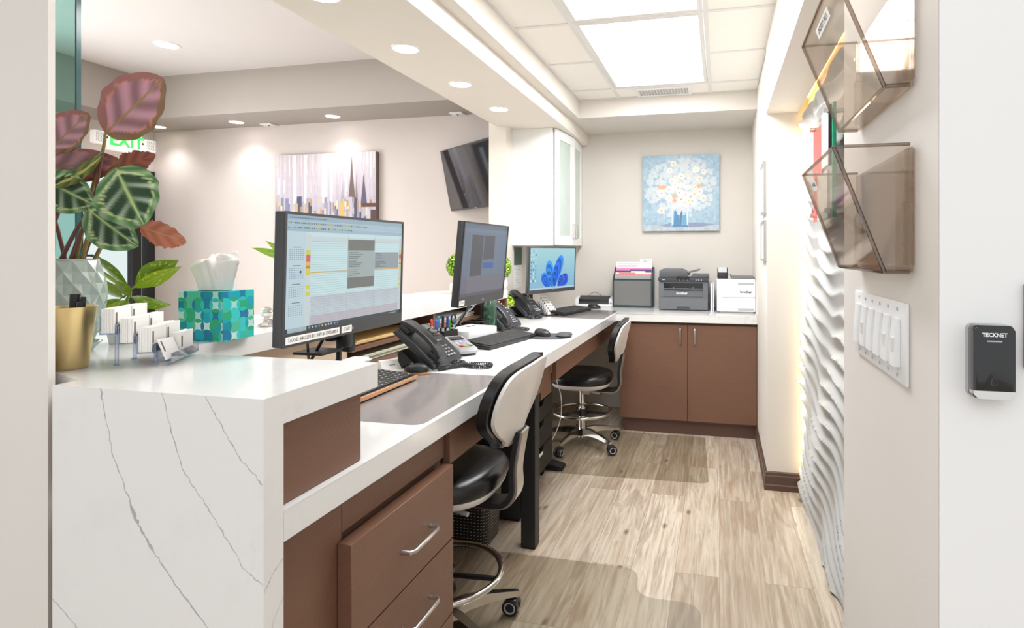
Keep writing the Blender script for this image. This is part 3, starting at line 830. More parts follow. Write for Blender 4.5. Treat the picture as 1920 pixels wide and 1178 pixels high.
def dark_screen(p):
    p.rect(0, 0, 1, 1, (108, 122, 142)); p.layer()
    p.rect(0, 0.94, 1, 1, (100, 114, 132)); p.rect(0, 0.89, 1, 0.93, (112, 126, 146)); p.rect(0, 0, 1, 0.035, (92, 92, 98))
    p.rect(0, 0.035, 1, 0.27, (116, 114, 126)); p.rect(0, 0.035, 0.13, 0.89, (104, 118, 136))
    p.layer()
    for k in range(30): p.rect(0.01, 0.1 + k * 0.026, 0.12, 0.104 + k * 0.026, (106, 120, 138))
    for k in range(22): p.rect(0.72, 0.28 + k * 0.026, 0.99, 0.283 + k * 0.026, (112, 128, 146))
    p.rect(0.17, 0.27, 0.42, 0.85, (80, 82, 90)); p.rect(0.44, 0.50, 0.69, 0.85, (82, 84, 94))
    p.rect(0.44, 0.37, 0.69, 0.455, (66, 98, 164))

def blue_screen(p):
    rr = random.Random(2)
    for k in range(10): p.rect(0, k / 10, 1, (k + 1) / 10, (140 + 3 * k, 190 + 3 * k, 216 + k))
    p.layer(); p.rect(0, 0, 1, 0.045, (186, 214, 228))
    for c_ in range(3):
        for r_ in range(9):
            p.rect(0.015 + c_ * 0.045, 0.90 - r_ * 0.088, 0.038 + c_ * 0.045, 0.945 - r_ * 0.088, rr.choice([(226, 236, 240), (120, 160, 190), (90, 120, 150), (216, 226, 226)]))
    for k in range(3): p.rect(0.44 + k * 0.05, 0.015, 0.455 + k * 0.05, 0.032, (90, 120, 150))
    # overlapping broad ribbons fanned from the lower middle
    def fan(bu, bv, ln, wd, ang, c, n=7, turn=4.0):
        for k in range(n):
            p.layer(); s = 1 - 0.12 * k; q = rad(ang + turn * k); pts = []
            for i in range(28):
                t = 2 * PI * i / 28; x = wd * s * math.cos(t) * (0.75 + 0.25 * math.sin(t)); y = ln * s * (0.5 + 0.5 * math.sin(t))
                pts.append((min(0.97, bu + 0.52 * (x * math.cos(q) - y * math.sin(q))), max(0.047, min(0.98, bv + x * math.sin(q) + y * math.cos(q)))))
            f = (1.28, 0.82, 1.15, 0.74, 1.2, 0.66, 0.95)[k]
            p.poly(pts, tuple(min(255, int(v * f)) for v in c))
    fan(0.50, 0.06, 0.84, 0.20, -26, (30, 116, 232)); fan(0.47, 0.05, 0.66, 0.20, 14, (34, 132, 240)); fan(0.60, 0.05, 0.52, 0.19, -62, (40, 84, 200)); fan(0.42, 0.05, 0.46, 0.17, 46, (26, 112, 232))
    fan(0.52, 0.04, 0.60, 0.15, -12, (24, 96, 214)); fan(0.60, 0.05, 0.34, 0.14, -40, (30, 92, 214)); fan(0.36, 0.05, 0.27, 0.13, 20, (24, 104, 226))

def monitor(label, loc, rz, w, h, tilt, painter, label_strips=(), brand=None, chin=0.034, stand=None, bez=0.007):
    """screen faces local +x, width along local y, centre of panel at origin"""
    t = thing('monitor', label, 'monitor', loc, rz)
    M = Matrix.Rotation(tilt, 4, 'Y')
    mb = MB(M); mb.box(-0.032, -w / 2, -h / 2, -0.004, w / 2, h / 2, bev=0.004)
    mb.box(-0.0035, -w / 2, -h / 2, 0.0, w / 2, -h / 2 + chin); mb.box(-0.0035, -w / 2, h / 2 - bez, 0.0, w / 2, h / 2)
    mb.box(-0.0035, -w / 2, -h / 2 + chin, 0.0, -w / 2 + bez, h / 2 - bez); mb.box(-0.0035, w / 2 - bez, -h / 2 + chin, 0.0, w / 2, h / 2 - bez)
    mb.build('housing', W['dgrey'], t)
    T = lambda p: M @ Vector(p)
    o0 = T((-0.0032, -w / 2 + bez, -h / 2 + chin))
    p = PIC(o0, M.to_3x3() @ Vector((0, w - 2 * bez, 0)), M.to_3x3() @ Vector((0, 0, h - bez - chin)))
    painter(p)
    tag(p.build('screen', W['screen'], t), 'lit display')
    U = M.to_3x3() @ Vector((0, 1, 0)); V = M.to_3x3() @ Vector((0, 0, 1))
    for y0, y1, s in label_strips:
        q = MB(M).box(0.0002, y0, -h / 2 + 0.007, 0.001, y1, -h / 2 + 0.026).build('label_strip', W['paper'], t)
        if s: text('lettering', s, 0.0135, W['ink'], q, U, V, T((0.0012, (y0 + y1) / 2, -h / 2 + 0.0165)), 0.0001, sx=0.86)
    if brand: text('lettering', brand, 0.014, W['lgrey'], t, U, V, T((0.0003, 0.0, -h / 2 + 0.017)), 0.0001)
    return t, M
m1, M = monitor('nearest large screen showing an appointment grid, with white label strips along its lower edge', (-1.034, 1.48, 1.271), 0, 0.542, 0.337, rad(1.6), sched_screen,
    ((-0.262, -0.055, 'TAX-ID #462233 81 : NPI #1730268851'), (-0.046, 0.0, 'STAFF')), 'msi')
mb = MB(); mb.box(-0.062, -0.05, -0.06, -0.033, 0.05, 0.06, bev=0.006); mb.box(-0.075, -0.025, -0.19, -0.05, 0.03, -0.05, bev=0.004); mb.box(-0.05, 0.0, -0.21, -0.02, 0.03, -0.165, bev=0.004)
mb.build('mount', W['black'], m1)
mb = MB(); mb.box(-0.064, 0.035, -0.23, -0.036, 0.066, -0.172, bev=0.004); mb.box(-0.056, 0.0, -0.39, -0.044, 0.012, -0.19, bev=0.002); mb.box(-0.10, -0.03, -0.3905, -0.035, 0.04, -0.38, bev=0.003)
mb.box(-0.11, -0.11, -0.215, -0.02, -0.02, -0.208)
mb.build('arm_clamp', W['black_matte'], m1)
m2, M = monitor('second screen from the front with dim grey windows and a blue box, leaning forward', (-0.968, 2.303, 1.29), 0, 0.477, 0.338, rad(5.2), dark_screen,
    ((-0.232, -0.185, 'STAFF'),), 'msi', chin=0.04)
mb = MB(); mb.box(-0.062, -0.05, -0.06, -0.033, 0.05, 0.06, bev=0.006); mb.box(-0.075, -0.03, -0.12, -0.055, 0.03, -0.05, bev=0.004)
mb.build('mount', W['black'], m2)
mb = MB(); mb.box(-0.378, 0.815, -0.4095, -0.366, 0.86, 0.04, bev=0.002)
for k in range(9): mb.box(-0.3659, 0.83, -0.38 + k * 0.045, -0.3645, 0.845, -0.355 + k * 0.045, mi=1)
mb.tube([(-0.372, 0.835, 0.01), (-0.06, 0.02, 0.01)], 0.012, 10); mb.box(-0.39, 0.79, -0.4095, -0.33, 0.885, -0.4, bev=0.003)
mb.build('slotted_post', [W['black_matte'], W['steel']], m2)
m3, M = monitor('farthest screen with blue swirling ribbons in the corner below the white wall cabinet', (-1.163, 4.01, 1.21), rad(-18.5), 0.578, 0.325, rad(2.0), blue_screen, (), 'msi', chin=0.026)
mb = MB(); mb.box(-0.062, -0.05, -0.06, -0.033, 0.05, 0.06, bev=0.006); mb.box(-0.20, -0.02, -0.02, -0.0625, 0.02, 0.02, bev=0.004); mb.box(-0.22, -0.02, -0.315, -0.2005, 0.02, 0.03, bev=0.004); mb.box(-0.29, -0.11, -0.329, -0.13, 0.11, -0.316, bev=0.004)
mb.build('stand', W['black'], m3)
# loose cables under the two near screens
o = MB().tube(catmull([(-1.07, 1.40, 1.10), (-1.16, 1.42, 0.98), (-1.24, 1.46, 0.92), (-1.30, 1.50, 0.8865)], 8, False), 0.0045, 8).build('cable', W['black']); tag(o, 'black cable hanging crosswise under the nearest screen', 'cable')
o = MB().tube(catmull([(-1.09, 1.36, 1.10), (-1.15, 1.44, 1.0), (-1.22, 1.50, 0.92), (-1.29, 1.55, 0.886)], 8, False), 0.0035, 8).build('cable', W['dgrey']); tag(o, 'thin dark cable crossing another below the nearest screen', 'cable')
o = MB().tube(catmull([(-1.07, 1.50, 1.09), (-1.12, 1.50, 0.98), (-1.15, 1.49, 0.886)], 8, False), 0.0035, 8).build('cable', W['lgrey']); tag(o, 'pale grey cable hanging under the nearest screen', 'cable')
for pts, m, lb in (([(-1.10, 2.50, 1.17), (-1.20, 2.64, 1.06), (-1.31, 2.78, 0.99), (-1.374, 2.93, 0.885)], 'black', 'black looping cable hanging below the second screen'),
                   ([(-1.10, 2.46, 1.17), (-1.22, 2.62, 1.02), (-1.374, 2.69, 0.885)], 'black', 'straight black cable hanging at the near side below the second screen'),
                   ([(-1.12, 2.60, 1.17), (-1.22, 2.74, 1.06), (-1.33, 2.80, 0.99), (-1.375, 2.84, 0.885)], 'lgrey', 'pale grey cable hanging below the second screen')):
    o = MB().tube(catmull(pts, 8, False), 0.004, 8).build('cable', W[m]); tag(o, lb, 'cable', 'cables under the second screen')

# ------------------------------------------------------------------ keyboards and mice
def keyboard(label, loc, rz, L, D, trim, body, tilt=rad(4.5), wide=True, t=None, feet=True):
    """local y = long axis, local +x = side nearest the typist"""
    t = thing('keyboard', label, 'keyboard', loc, rz)
    M = Matrix.Translation((D / 2, 0, 0.0)) @ Matrix.Rotation(tilt, 4, 'Y') @ Matrix.Translation((-D / 2, 0, 0))
    mb = MB(M); mb.box(-D / 2, -L / 2, 0.001, D / 2, L / 2, 0.017, bev=0.004); mb.build('body', body, t)
    if trim:
        mb = MB(M); mb.box(D / 2 + 0.0005, -L / 2, 0.004, D / 2 + 0.006, L / 2, 0.0175, bev=0.0015); mb.box(-D / 2, -L / 2 - 0.004, 0.006, D / 2, -L / 2 - 0.0005, 0.0175, bev=0.001)
        mb.box(-D / 2 - 0.02, -L / 2, 0.005, -D / 2 - 0.0005, L / 2, 0.02, bev=0.002)
        tag(mb.build('edge_trim', trim, t), 'copper coloured edge')
    mb = MB(M); rows = 6; px = (D - 0.014) / rows; py = px * 1.03; n = int((L - 0.014) / py); py = (L - 0.014) / n
    tx = MB(M); rr = random.Random(7)
    for r in range(rows):
        x0 = -D / 2 + 0.007 + r * px; c = 0
        while c < n:
            wd = 1
            if r == rows - 1 and n * 0.2 < c < n * 0.22 + 1: wd = min(5, n - c)
            elif r in (3, 4) and (c == 0 or c == int(n * 0.62)): wd = 2
            gap = (c == int(n * 0.66) and False)
            y0 = -L / 2 + 0.007 + c * py
            mb.box(x0 + 0.0012, y0 + 0.0012, 0.0172, x0 + px - 0.0012, y0 + wd * py - 0.0012, 0.0215, bev=0.0012, seg=1)
            tx.poly([(x0 + px * 0.3, y0 + py * 0.38, 0.02165), (x0 + px * 0.3, y0 + py * 0.55, 0.02165), (x0 + px * 0.5, y0 + py * 0.55, 0.02165), (x0 + px * 0.5, y0 + py * 0.38, 0.02165)][::-1])
            c += wd
    k = mb.build('keys', W['key'], t)
    if trim: tx.build('key_print', W['key_text'], k, smooth=False, fix=False)
    else: tx.bm.free()
    if feet:
        MB().box(-D / 2 + 0.004, -L / 2 + 0.03, 0.0, -D / 2 + 0.02, -L / 2 + 0.05, math.sin(tilt) * D + 0.001).box(-D / 2 + 0.004, L / 2 - 0.05, 0.0, -D / 2 + 0.02, L / 2 - 0.03, math.sin(tilt) * D + 0.001).build('flip_foot', W['black'], t)
    return t
def mouse(label, loc, rz, trim=None, L=0.108, Wd=0.064, H=0.036):
    t = thing('mouse', label, 'mouse', loc, rz)
    def fn(u, v):
        a = 2 * PI * u; b = PI / 2 * v
        rx = L / 2 * math.cos(b) ** 0.6; ry = Wd / 2 * math.cos(b) ** 0.6 * (1 - 0.12 * math.cos(a * 2))
        x = rx * math.cos(a); return (x, ry * math.sin(a), 0.008 + (H - 0.008) * math.sin(b) * (1 - 0.25 * (x / (L / 2))))
    mb = MB(); mb.grid(28, 8, fn)
    bmesh.ops.remove_doubles(mb.bm, verts=mb.bm.verts[:], dist=0.0004)
    mb.build('shell', W['black'], t)
    MB().lathe([(0, 0.0), (0.5, 0.0), (0.5, 0.0085), (0, 0.0085)], seg=28, sx=L, sy=Wd).build('base', W['dgrey'] if not trim else trim, t)
    MB().cyl((L * 0.2, -0.003, H * 0.83), (L * 0.2, 0.003, H * 0.83), 0.008, seg=14).build('wheel', W['rubber'], t)
    return t
keyboard('black keyboard with copper edging beside the nearest phone', (-1.135, 1.665, ZD + 0.0015), 0, 0.44, 0.15, W['copper'], W['black'])
mouse('black mouse with a copper edge beyond the copper edged keyboard', (-1.115, 1.985, ZD + 0.0012), rad(172), W['copper'])
keyboard('long black keyboard in front of the white slotted box', (-1.075, 2.76, ZD), rad(-11), 0.455, 0.16, None, W['black'], rad(6))
keyboard('slim black keyboard in front of the farthest screen', (-1.095, 4.20, ZD + 0.0015), rad(-14), 0.43, 0.15, None, W['black'], rad(7))
mouse('black mouse lying on the gel wrist pad', (-0.93, 2.985, ZD + 0.007), rad(-25))
mouse('black mouse beside the farthest keyboard near the white scanner', (-0.99, 4.58, ZD), rad(10))
t = thing('mouse_pad', 'charcoal mouse pad with a raised wrist rest on the white worktop', 'mouse pad', (-0.90, 3.0, ZD))
mb = MB(); mb.lathe([(0, 0), (0.112, 0), (0.115, 0.003), (0.112, 0.006), (0, 0.006)], seg=40, sx=1.0, sy=0.92); mb.build('pad', W['gel'], t)
mb = MB(); mb.lathe([(0, 0.0062), (0.055, 0.0062), (0.062, 0.012), (0.055, 0.020), (0.035, 0.025), (0, 0.026)], c=(0.085, 0.012, 0), seg=28, sx=0.72, sy=1.0); mb.build('wrist_rest', W['gel'], t)
# desk pads
def pad(label, pts, z, m, th=0.0012):
    o = MB().prism(pts, z, z + th, 'z').build('desk_pad', m); return tag(o, label, 'desk pad')
def rq(pts, r=0.03, n=5):
    """rounded polygon"""
    out = []; m = len(pts)
    for i in range(m):
        p = Vector(pts[i]); a = (Vector(pts[i - 1]) - p).normalized(); b = (Vector(pts[(i + 1) % m]) - p).normalized()
        for k in range(n + 1):
            t = k / n; A = p + a * r; B = p + b * r
            out.append(tuple((1 - t) ** 2 * A + 2 * t * (1 - t) * p + t * t * B))
    return out
pad('large grey desk pad in front of the copper edged keyboard', rq([(-0.768, 1.39), (-0.768, 2.01), (-1.23, 2.0), (-1.23, 1.39)], 0.035), ZD, W['deskmat'])
pad('grey desk pad under the farthest keyboard', rq([(-0.765, 3.83), (-0.768, 4.44), (-1.26, 4.44), (-1.27, 3.93)], 0.03), ZD, W['deskmat'])

# ------------------------------------------------------------------ desk phones
def phone(label, loc, rz):
    """faces local +x; handset on local -y"""
    t = thing('desk_phone', label, 'telephone', loc, rz, 'charcoal desk phones along the worktop')
    a0 = rad(38); M = Matrix.Translation((0.085, 0, 0.006)) @ Matrix.Rotation(a0, 4, 'Y')
    # plane coordinates: -x runs up the slope, z is the face normal
    mb = MB(M)
    mb.prism([(0.0, 0.0), (-0.225, 0.0), (-0.215, 0.022), (-0.12, 0.03), (-0.02, 0.026), (0.0, 0.014)], -0.108, 0.108, 'y', bev=0.004)
    mb.build('body', W['phone'], t)
    mb = MB(); mb.prism([(0.0, 0.012), (-0.075, 0.07), (-0.092, 0.06), (-0.085, 0.0), (-0.068, 0.0), (-0.045, 0.02)], -0.075, 0.075, 'y', bev=0.003)
    mb.build('stand', W['black'], t)
    MB(M).box(-0.208, -0.005, 0.0275, -0.135, 0.082, 0.0315, bev=0.002).build('display', W['black_gloss'], t)
    kb = [(-0.078 + r * 0.0165, 0.008 + c * 0.022, 0.009, 0.013, 0.0278, 0.0335) for r in range(4) for c in range(3)]
    kb += [(-0.112, -0.002 + k * 0.02, 0.008, 0.013, 0.0285, 0.033) for k in range(4)] + [(-0.205 + k * 0.02, 0.0875, 0.009, 0.0105, 0.0265, 0.0325) for k in range(4)]
    for x, y, dx, dy, za, zb in kb:
        MB(M).box(x, y, za, x + dx, y + dy, zb, bev=0.0015, seg=1).build('key', W['lgrey'], t)
    mb = MB(M); mb.box(-0.215, -0.106, 0.024, -0.015, -0.030, 0.0268)
    for k in range(14): mb.box(-0.150 + k * 0.006, -0.09, 0.0269, -0.147 + k * 0.006, -0.046, 0.0285)
    mb.build('speaker_grille', W['dgrey'], t)
    hs = [(-0.222, 0.048), (-0.20, 0.058), (-0.16, 0.066), (-0.115, 0.069), (-0.07, 0.066), (-0.03, 0.056), (-0.008, 0.044)]
    mb = MB(M)
    rings = []
    for i, (x, z) in enumerate(hs):
        hw = 0.024 if 1 < i < 5 else 0.029; hh = 0.011 if 1 < i < 5 else 0.015
        rings.append([mb.v((x, -0.068 + hw * math.copysign(abs(math.cos(q)) ** 0.6, math.cos(q)), z + hh * math.copysign(abs(math.sin(q)) ** 0.6, math.sin(q)))) for q in [2 * PI * k / 14 for k in range(14)]])
    for A, B in zip(rings, rings[1:]):
        for k in range(14): mb.f([A[k], A[(k + 1) % 14], B[(k + 1) % 14], B[k]])
    mb.f(rings[0]); mb.f(rings[-1])
    mb.box(-0.224, -0.096, 0.027, -0.172, -0.040, 0.050, bev=0.006); mb.box(-0.062, -0.096, 0.027, -0.006, -0.040, 0.048, bev=0.006)
    mb.build('handset', W['phone'], t)
    return t
def coil(t, path, r=0.0075, turns=46, wr=0.0022):
    """coiled handset cord following a path in the phone's own space"""
    P = catmull(path, 10, False); n = turns * 8; out = []
    seg = []; L = 0
    for a, b in zip(P, P[1:]): d = (Vector(b) - Vector(a)).length; seg.append((L, d, a, b)); L += d
    for i in range(n + 1):
        s = L * i / n; k = next((q for q in seg if q[0] <= s <= q[0] + q[1] + 1e-9), seg[-1])
        f = (s - k[0]) / max(k[1], 1e-9); a = Vector(k[2]); b = Vector(k[3]); c = a.lerp(b, f); d = (b - a).normalized()
        u = d.cross(Vector((0, 0, 1))); u = u.normalized() if u.length > 1e-4 else Vector((1, 0, 0)); w = u.cross(d)
        th = 2 * PI * turns * i / n
        out.append(c + (u * math.cos(th) + w * math.sin(th)) * r)
    return MB().tube(out, wr, 5).build('handset_cord', W['phone'], t)
p1 = phone('nearest charcoal desk phone, its coiled cord looping across the worktop', (-1.145, 2.13, ZD), rad(-4))
coil(p1, [(0.085, -0.068, 0.03), (0.10, -0.085, 0.0105), (0.13, -0.03, 0.0105), (0.17, 0.03, 0.0105), (0.245, 0.05, 0.0105), (0.262, 0.02, 0.0105), (0.23, -0.005, 0.0105), (0.17, 0.01, 0.0105), (0.12, 0.06, 0.011), (0.088, 0.035, 0.014)], turns=70)
p2 = phone('charcoal desk phone beside the green glass bottle under the second screen', (-1.275, 3.235, ZD), rad(-8))
coil(p2, [(0.085, -0.068, 0.03), (0.115, -0.08, 0.0105), (0.17, -0.05, 0.0105), (0.20, -0.02, 0.0105), (0.155, 0.0, 0.0105), (0.088, 0.0, 0.013)], turns=34)
p3 = phone('farthest charcoal desk phone in front of the screen with blue ribbons', (-1.345, 3.905, ZD), rad(-16))
coil(p3, [(0.085, -0.068, 0.03), (0.11, -0.11, 0.0105), (0.15, -0.13, 0.0105), (0.17, -0.06, 0.0105), (0.13, 0.0, 0.0105), (0.088, 0.01, 0.013)], turns=34)

# ------------------------------------------------------------------ small things on the worktop
t = thing('card_terminal', 'grey card payment terminal with coloured keys beside the pen cup', 'card terminal', (-1.148, 2.438, ZD), rad(-42)); t.scale = (1.15, 1.15, 0.92)
M = Matrix.Translation((0.0, 0, 0.008)) @ Matrix.Rotation(rad(9), 4, 'Y')
mb = MB(M); mb.prism([(-0.09, 0.022), (-0.085, 0.05), (-0.03, 0.042), (0.07, 0.040), (0.085, 0.03), (0.085, 0.016), (-0.02, 0.018)], -0.038, 0.038, 'y', bev=0.006); mb.build('upper_case', W['lgrey'], t)
mb = MB(); mb.prism([(-0.07, 0.0), (-0.06, 0.05), (0.0, 0.032), (0.075, 0.014), (0.075, 0.0)], -0.033, 0.033, 'y', bev=0.004); mb.build('base', W['dgrey'], t)
MB(M).box(-0.078, -0.027, 0.0445, -0.04, 0.027, 0.0495).build('display', W['dgrey'], t)
kc = [mat('key_pale', (214, 216, 222), 0.5), mat('key_red', (214, 80, 72), 0.5), mat('key_yellow', (224, 204, 90), 0.5), mat('key_green', (104, 184, 104), 0.5), mat('key_lilac', (172, 156, 204), 0.5)]
mb = MB(M)
for r in range(5):
    for c in range(3):
        x = -0.03 + r * 0.018; y = -0.026 + c * 0.019
        mb.box(x, y, 0.0405, x + 0.011, y + 0.014, 0.0455, bev=0.001, seg=1, mi=(c + 1) if r == 4 else (4 if r == 0 else 0))
mb.build('keypad', kc, t)
# pen cup and pens
t = thing('pen_cup', 'square black mesh pen cup full of pens beside the white slotted box', 'pen holder', (-1.305, 2.575, ZD), rad(-14))
mb = MB()
for b in ((-0.05, -0.05, -0.047, 0.05), (0.047, -0.05, 0.05, 0.05), (-0.047, -0.05, 0.047, -0.047), (-0.047, 0.047, 0.047, 0.05)): mb.box(b[0], b[1], 0.0, b[2], b[3], 0.082)
mb.box(-0.047, -0.047, 0.0, 0.047, 0.047, 0.003)
mb.build('cup', W['black'], t)
pc = (('orange', (226, 92, 60)), ('violet', (112, 96, 178)), ('black', (40, 40, 46)), ('navy', (44, 66, 150)), ('sky blue', (60, 168, 220)), ('red', (214, 72, 66)), ('lime green', (110, 206, 70)), ('turquoise', (70, 176, 206)))
for k, (nm, c) in enumerate(pc):
    ax, ay = -0.03 + 0.02 * (k % 4), -0.036 + 0.0105 * k
    tx, ty = ax * 1.25 + 0.004 * (-1) ** k, ay * 1.2
    h = (0.13, 0.128, 0.15, 0.146, 0.14, 0.14, 0.125, 0.13)[k]
    q = thing('pen', '%s pen standing in the black mesh cup' % nm, 'pen', (-1.305, 2.575, ZD), rad(-14), 'pens in the black mesh cup')
    m = mat('pen_' + nm.replace(' ', '_'), c, 0.3)
    a = Vector((ax, ay, 0.0045)); b = Vector((tx, ty, h)); d = (b - a).normalized()
    mb = MB(); mb.cyl(a, a + d * 0.012, 0.001, 0.0052, seg=10); mb.cyl(a + d * 0.012, a + d * (h * 0.6), 0.0052, seg=10); mb.build('barrel', W['white_pl'], q)
    mb = MB(); mb.cyl(a + d * (h * 0.6), b, 0.0062, seg=10); mb.cyl(b, b + d * 0.004, 0.0062, 0.004, seg=10); mb.build('cap', m, q)
q = thing('scissors', 'black handled scissors standing in the mesh cup', 'scissors', (-1.305, 2.575, ZD), rad(-14))
ring = [(0.036, 0.034 + 0.015 * math.cos(2 * PI * k / 18), 0.133 + 0.024 * math.sin(2 * PI * k / 18)) for k in range(18)]
MB().tube(ring, 0.0042, 6, closed=True).build('handle', W['black'], q)
MB().box(0.0345, 0.031, 0.0045, 0.0375, 0.039, 0.108).build('blade', W['steel'], q)
# white slotted box
t = thing('slotted_box', 'small white lidded box with a dark slot in its top', 'box', (-1.264, 2.79, ZD), rad(-12))
MB().box(-0.088, -0.125, 0.0, 0.088, 0.125, 0.066, bev=0.008).build('case', W['white_pl'], t)
MB().box(-0.035, 0.012, 0.0655, -0.015, 0.075, 0.0672).build('slot', W['dgrey'], t)
MB().lathe([(0, 0.0672), (0.008, 0.0672), (0.008, 0.066)], c=(0.05, -0.01, 0), seg=14).build('button', W['lgrey'], t)
# bottle and black wire tray behind phone two
o = MB().lathe([(0, 0), (0.036, 0), (0.038, 0.006), (0.038, 0.14), (0.034, 0.165), (0.019, 0.185), (0.0165, 0.2), (0.0165, 0.235), (0.019, 0.24), (0.019, 0.262), (0.0, 0.264)], (-1.278, 3.10, ZD), 32).build('glass_bottle', W['glass_green']); tag(o, 'dark green glass bottle standing below the second screen', 'bottle')
t = thing('wire_tray', 'black wire desk tray between the green bottle and the white slotted box', 'tray', (-1.315, 3.0, ZD), rad(-10))
mb = MB()
for z in (0.004, 0.075):
    mb.tube([(x, y, z) for x, y in rrect(-0.055, -0.06, 0.05, 0.06, 0.012)], 0.003, 6, closed=True)
for x, y in rrect(-0.055, -0.06, 0.05, 0.06, 0.012)[::3]: mb.tube([(x, y, 0.004), (x, y, 0.075)], 0.0018, 5)
mb.build('wire_frame', W['black'], t)
# little yellow-green plant in a pale pot
def leaf_cloud(mb, n, r0, c, s, size, cols, seed, keep=lambda d: True):
    rr = random.Random(seed)
    for _ in range(n):
        z = rr.uniform(-1, 1); a = rr.uniform(0, 2 * PI); k = math.sqrt(1 - z * z); d = Vector((k * math.cos(a), k * math.sin(a), z))
        if not keep(d): continue
        q = r0 * rr.uniform(0.82, 1.06)
        p = Vector(c) + Vector((d.x * s[0], d.y * s[1], d.z * s[2])) * q
        nrm = (d + Vector((rr.uniform(-1, 1), rr.uniform(-1, 1), rr.uniform(-0.6, 1))) * 0.75).normalized()
        u = nrm.orthogonal().normalized(); u = Matrix.Rotation(rr.uniform(0, 2 * PI), 3, nrm) @ u; w = nrm.cross(u)
        l = size * rr.uniform(0.7, 1.25); b = l * 0.6
        f = rr.choice(cols)
        mb.cpoly([p - u * l * 0.5, p + w * b * 0.5 + nrm * 0.15 * l, p + u * l * 0.55, p - w * b * 0.5 + nrm * 0.15 * l], f)
def small_pot(name_plant, label, loc, ph, pr, cloud):
    t = thing('potted_plant', label, 'potted plant', loc)
    MB().lathe([(0, 0), (pr * 0.72, 0), (pr * 0.9, ph * 0.1), (pr, ph * 0.4), (pr * 0.98, ph * 0.85), (pr * 0.9, ph), (pr * 0.82, ph), (pr * 0.82, ph * 0.85), (0, ph * 0.84)], seg=32).build('pot', W['pot_cream'], t)
    MB().lathe([(0, ph * 0.9), (pr * 0.6, ph * 0.89), (pr * 0.815, ph * 0.855)], seg=20).build('soil', W['soil'], t)
    return t
t = small_pot('', 'small bushy lime green plant in a pale pot between the second and third phones', (-1.45, 3.745, ZD), 0.08, 0.046, None)
mb = MB(); leaf_cloud(mb, 620, 0.070, (0, 0, 0.112), (1.05, 1.05, 0.72), 0.02, [(196, 226, 60), (170, 210, 40), (214, 236, 90), (140, 186, 40)], 5, lambda d: d.z > -0.45)
mb.build('foliage', W['topiary'], t, smooth=False, fix=False)
# white card rack between the far phone and screen
t = thing('card_rack', 'black stepped rack of white printed cards between the farthest phone and screen', 'card holder', (-1.225, 4.05, ZD), rad(-38)); RACK = 0.8; t.scale = (RACK, RACK, RACK)
MB().box(-0.085, -0.06, 0.0, 0.09, 0.06, 0.006, bev=0.002).build('base', W['black'], t)
for k in range(6):
    MB().box(-0.075 + k * 0.027, -0.05, 0.0065, -0.073 + k * 0.027, 0.05, 0.03 + 0.018 * (5 - k)).build('divider', W['black'], t)
for k in range(6):
    z0 = 0.0075; z1 = 0.058 + 0.021 * (5 - k)
    q = thing('card_stack', ['tallest rear stack', 'second stack from the back', 'third stack from the back', 'third stack from the front', 'second stack from the front', 'shortest front stack'][k] + ' of white printed cards in the black stepped rack', 'cards', (-1.225, 4.05, ZD), rad(-38), 'cards in the black stepped rack'); q.scale = (RACK, RACK, RACK)
    MB().box(-0.072 + k * 0.027, -0.046, z0, -0.060 + k * 0.027, 0.046, z1).build('cards', W['paper'], q)
    MB().box(-0.0599 + k * 0.027, -0.030, z1 - 0.025, -0.0595 + k * 0.027, -0.018, z1 - 0.008).box(-0.0599 + k * 0.027, 0.0, z1 - 0.014, -0.0595 + k * 0.027, 0.032, z1 - 0.011).build('printed_mark', W['ink'], q)
# white paper name tag by the near phone
t = thing('tent_card', 'folded white paper card lying by the foot of the nearest phone', 'card', (-1.265, 2.045, ZD), rad(-30))
mb = MB(); mb.prism([(-0.03, 0.0), (0.03, 0.0), (0.012, 0.034), (-0.004, 0.036)], -0.045, 0.045, 'y'); mb.build('card', W['paper'], t)
M = Matrix.Translation((0.021, 0, 0.0175)) @ Matrix.Rotation(rad(62), 4, 'Y')
MB().box(0.0215, -0.012, 0.0165, 0.0225, 0.012, 0.0185).build('printed_mark', W['ink'], t)
# papers and folders in the pigeonholes
def sheaf(label, x0, x1, y0, y1, z0, m, n, th, cat='papers', grp=None, name='paper_stack'):
    rr = random.Random(int(y0 * 1000) + n); mb = MB()
    for k in range(n):
        dx, dy = rr.uniform(-1, 1) * 0.006, rr.uniform(-1, 1) * 0.006
        mb.box(x0 + dx, y0 + dy, z0 + k * th, x1 + dx, y1 + dy, z0 + (k + 0.86) * th)
    o = mb.build(name, m); return tag(o, label, cat, grp)
sheaf('tan manila folders lying in the upper pigeonhole behind the nearest phone', -1.66, -1.385, 2.0, 2.50, 0.9705, W['folder_tan'], 3, 0.006, 'folders', name='folder_stack')
sheaf('pale sage folders lying in the lower pigeonhole behind the nearest phone', -1.66, -1.385, 2.0, 2.50, 0.8998, W['folder_sage'], 5, 0.005, 'folders', name='folder_stack')
sheaf('stack of white paper on the worktop behind the copper edged keyboard', -1.31, -1.25, 1.72, 1.90, 0.8812, W['paper'], 12, 0.006)
sheaf('white papers lying in the upper pigeonhole behind the pen cup', -1.66, -1.40, 2.65, 3.15, 0.9705, W['paper'], 4, 0.006)
sheaf('white papers lying in the lower pigeonhole behind the pen cup', -1.66, -1.40, 2.66, 3.15, 0.8998, W['paper'], 4, 0.006)
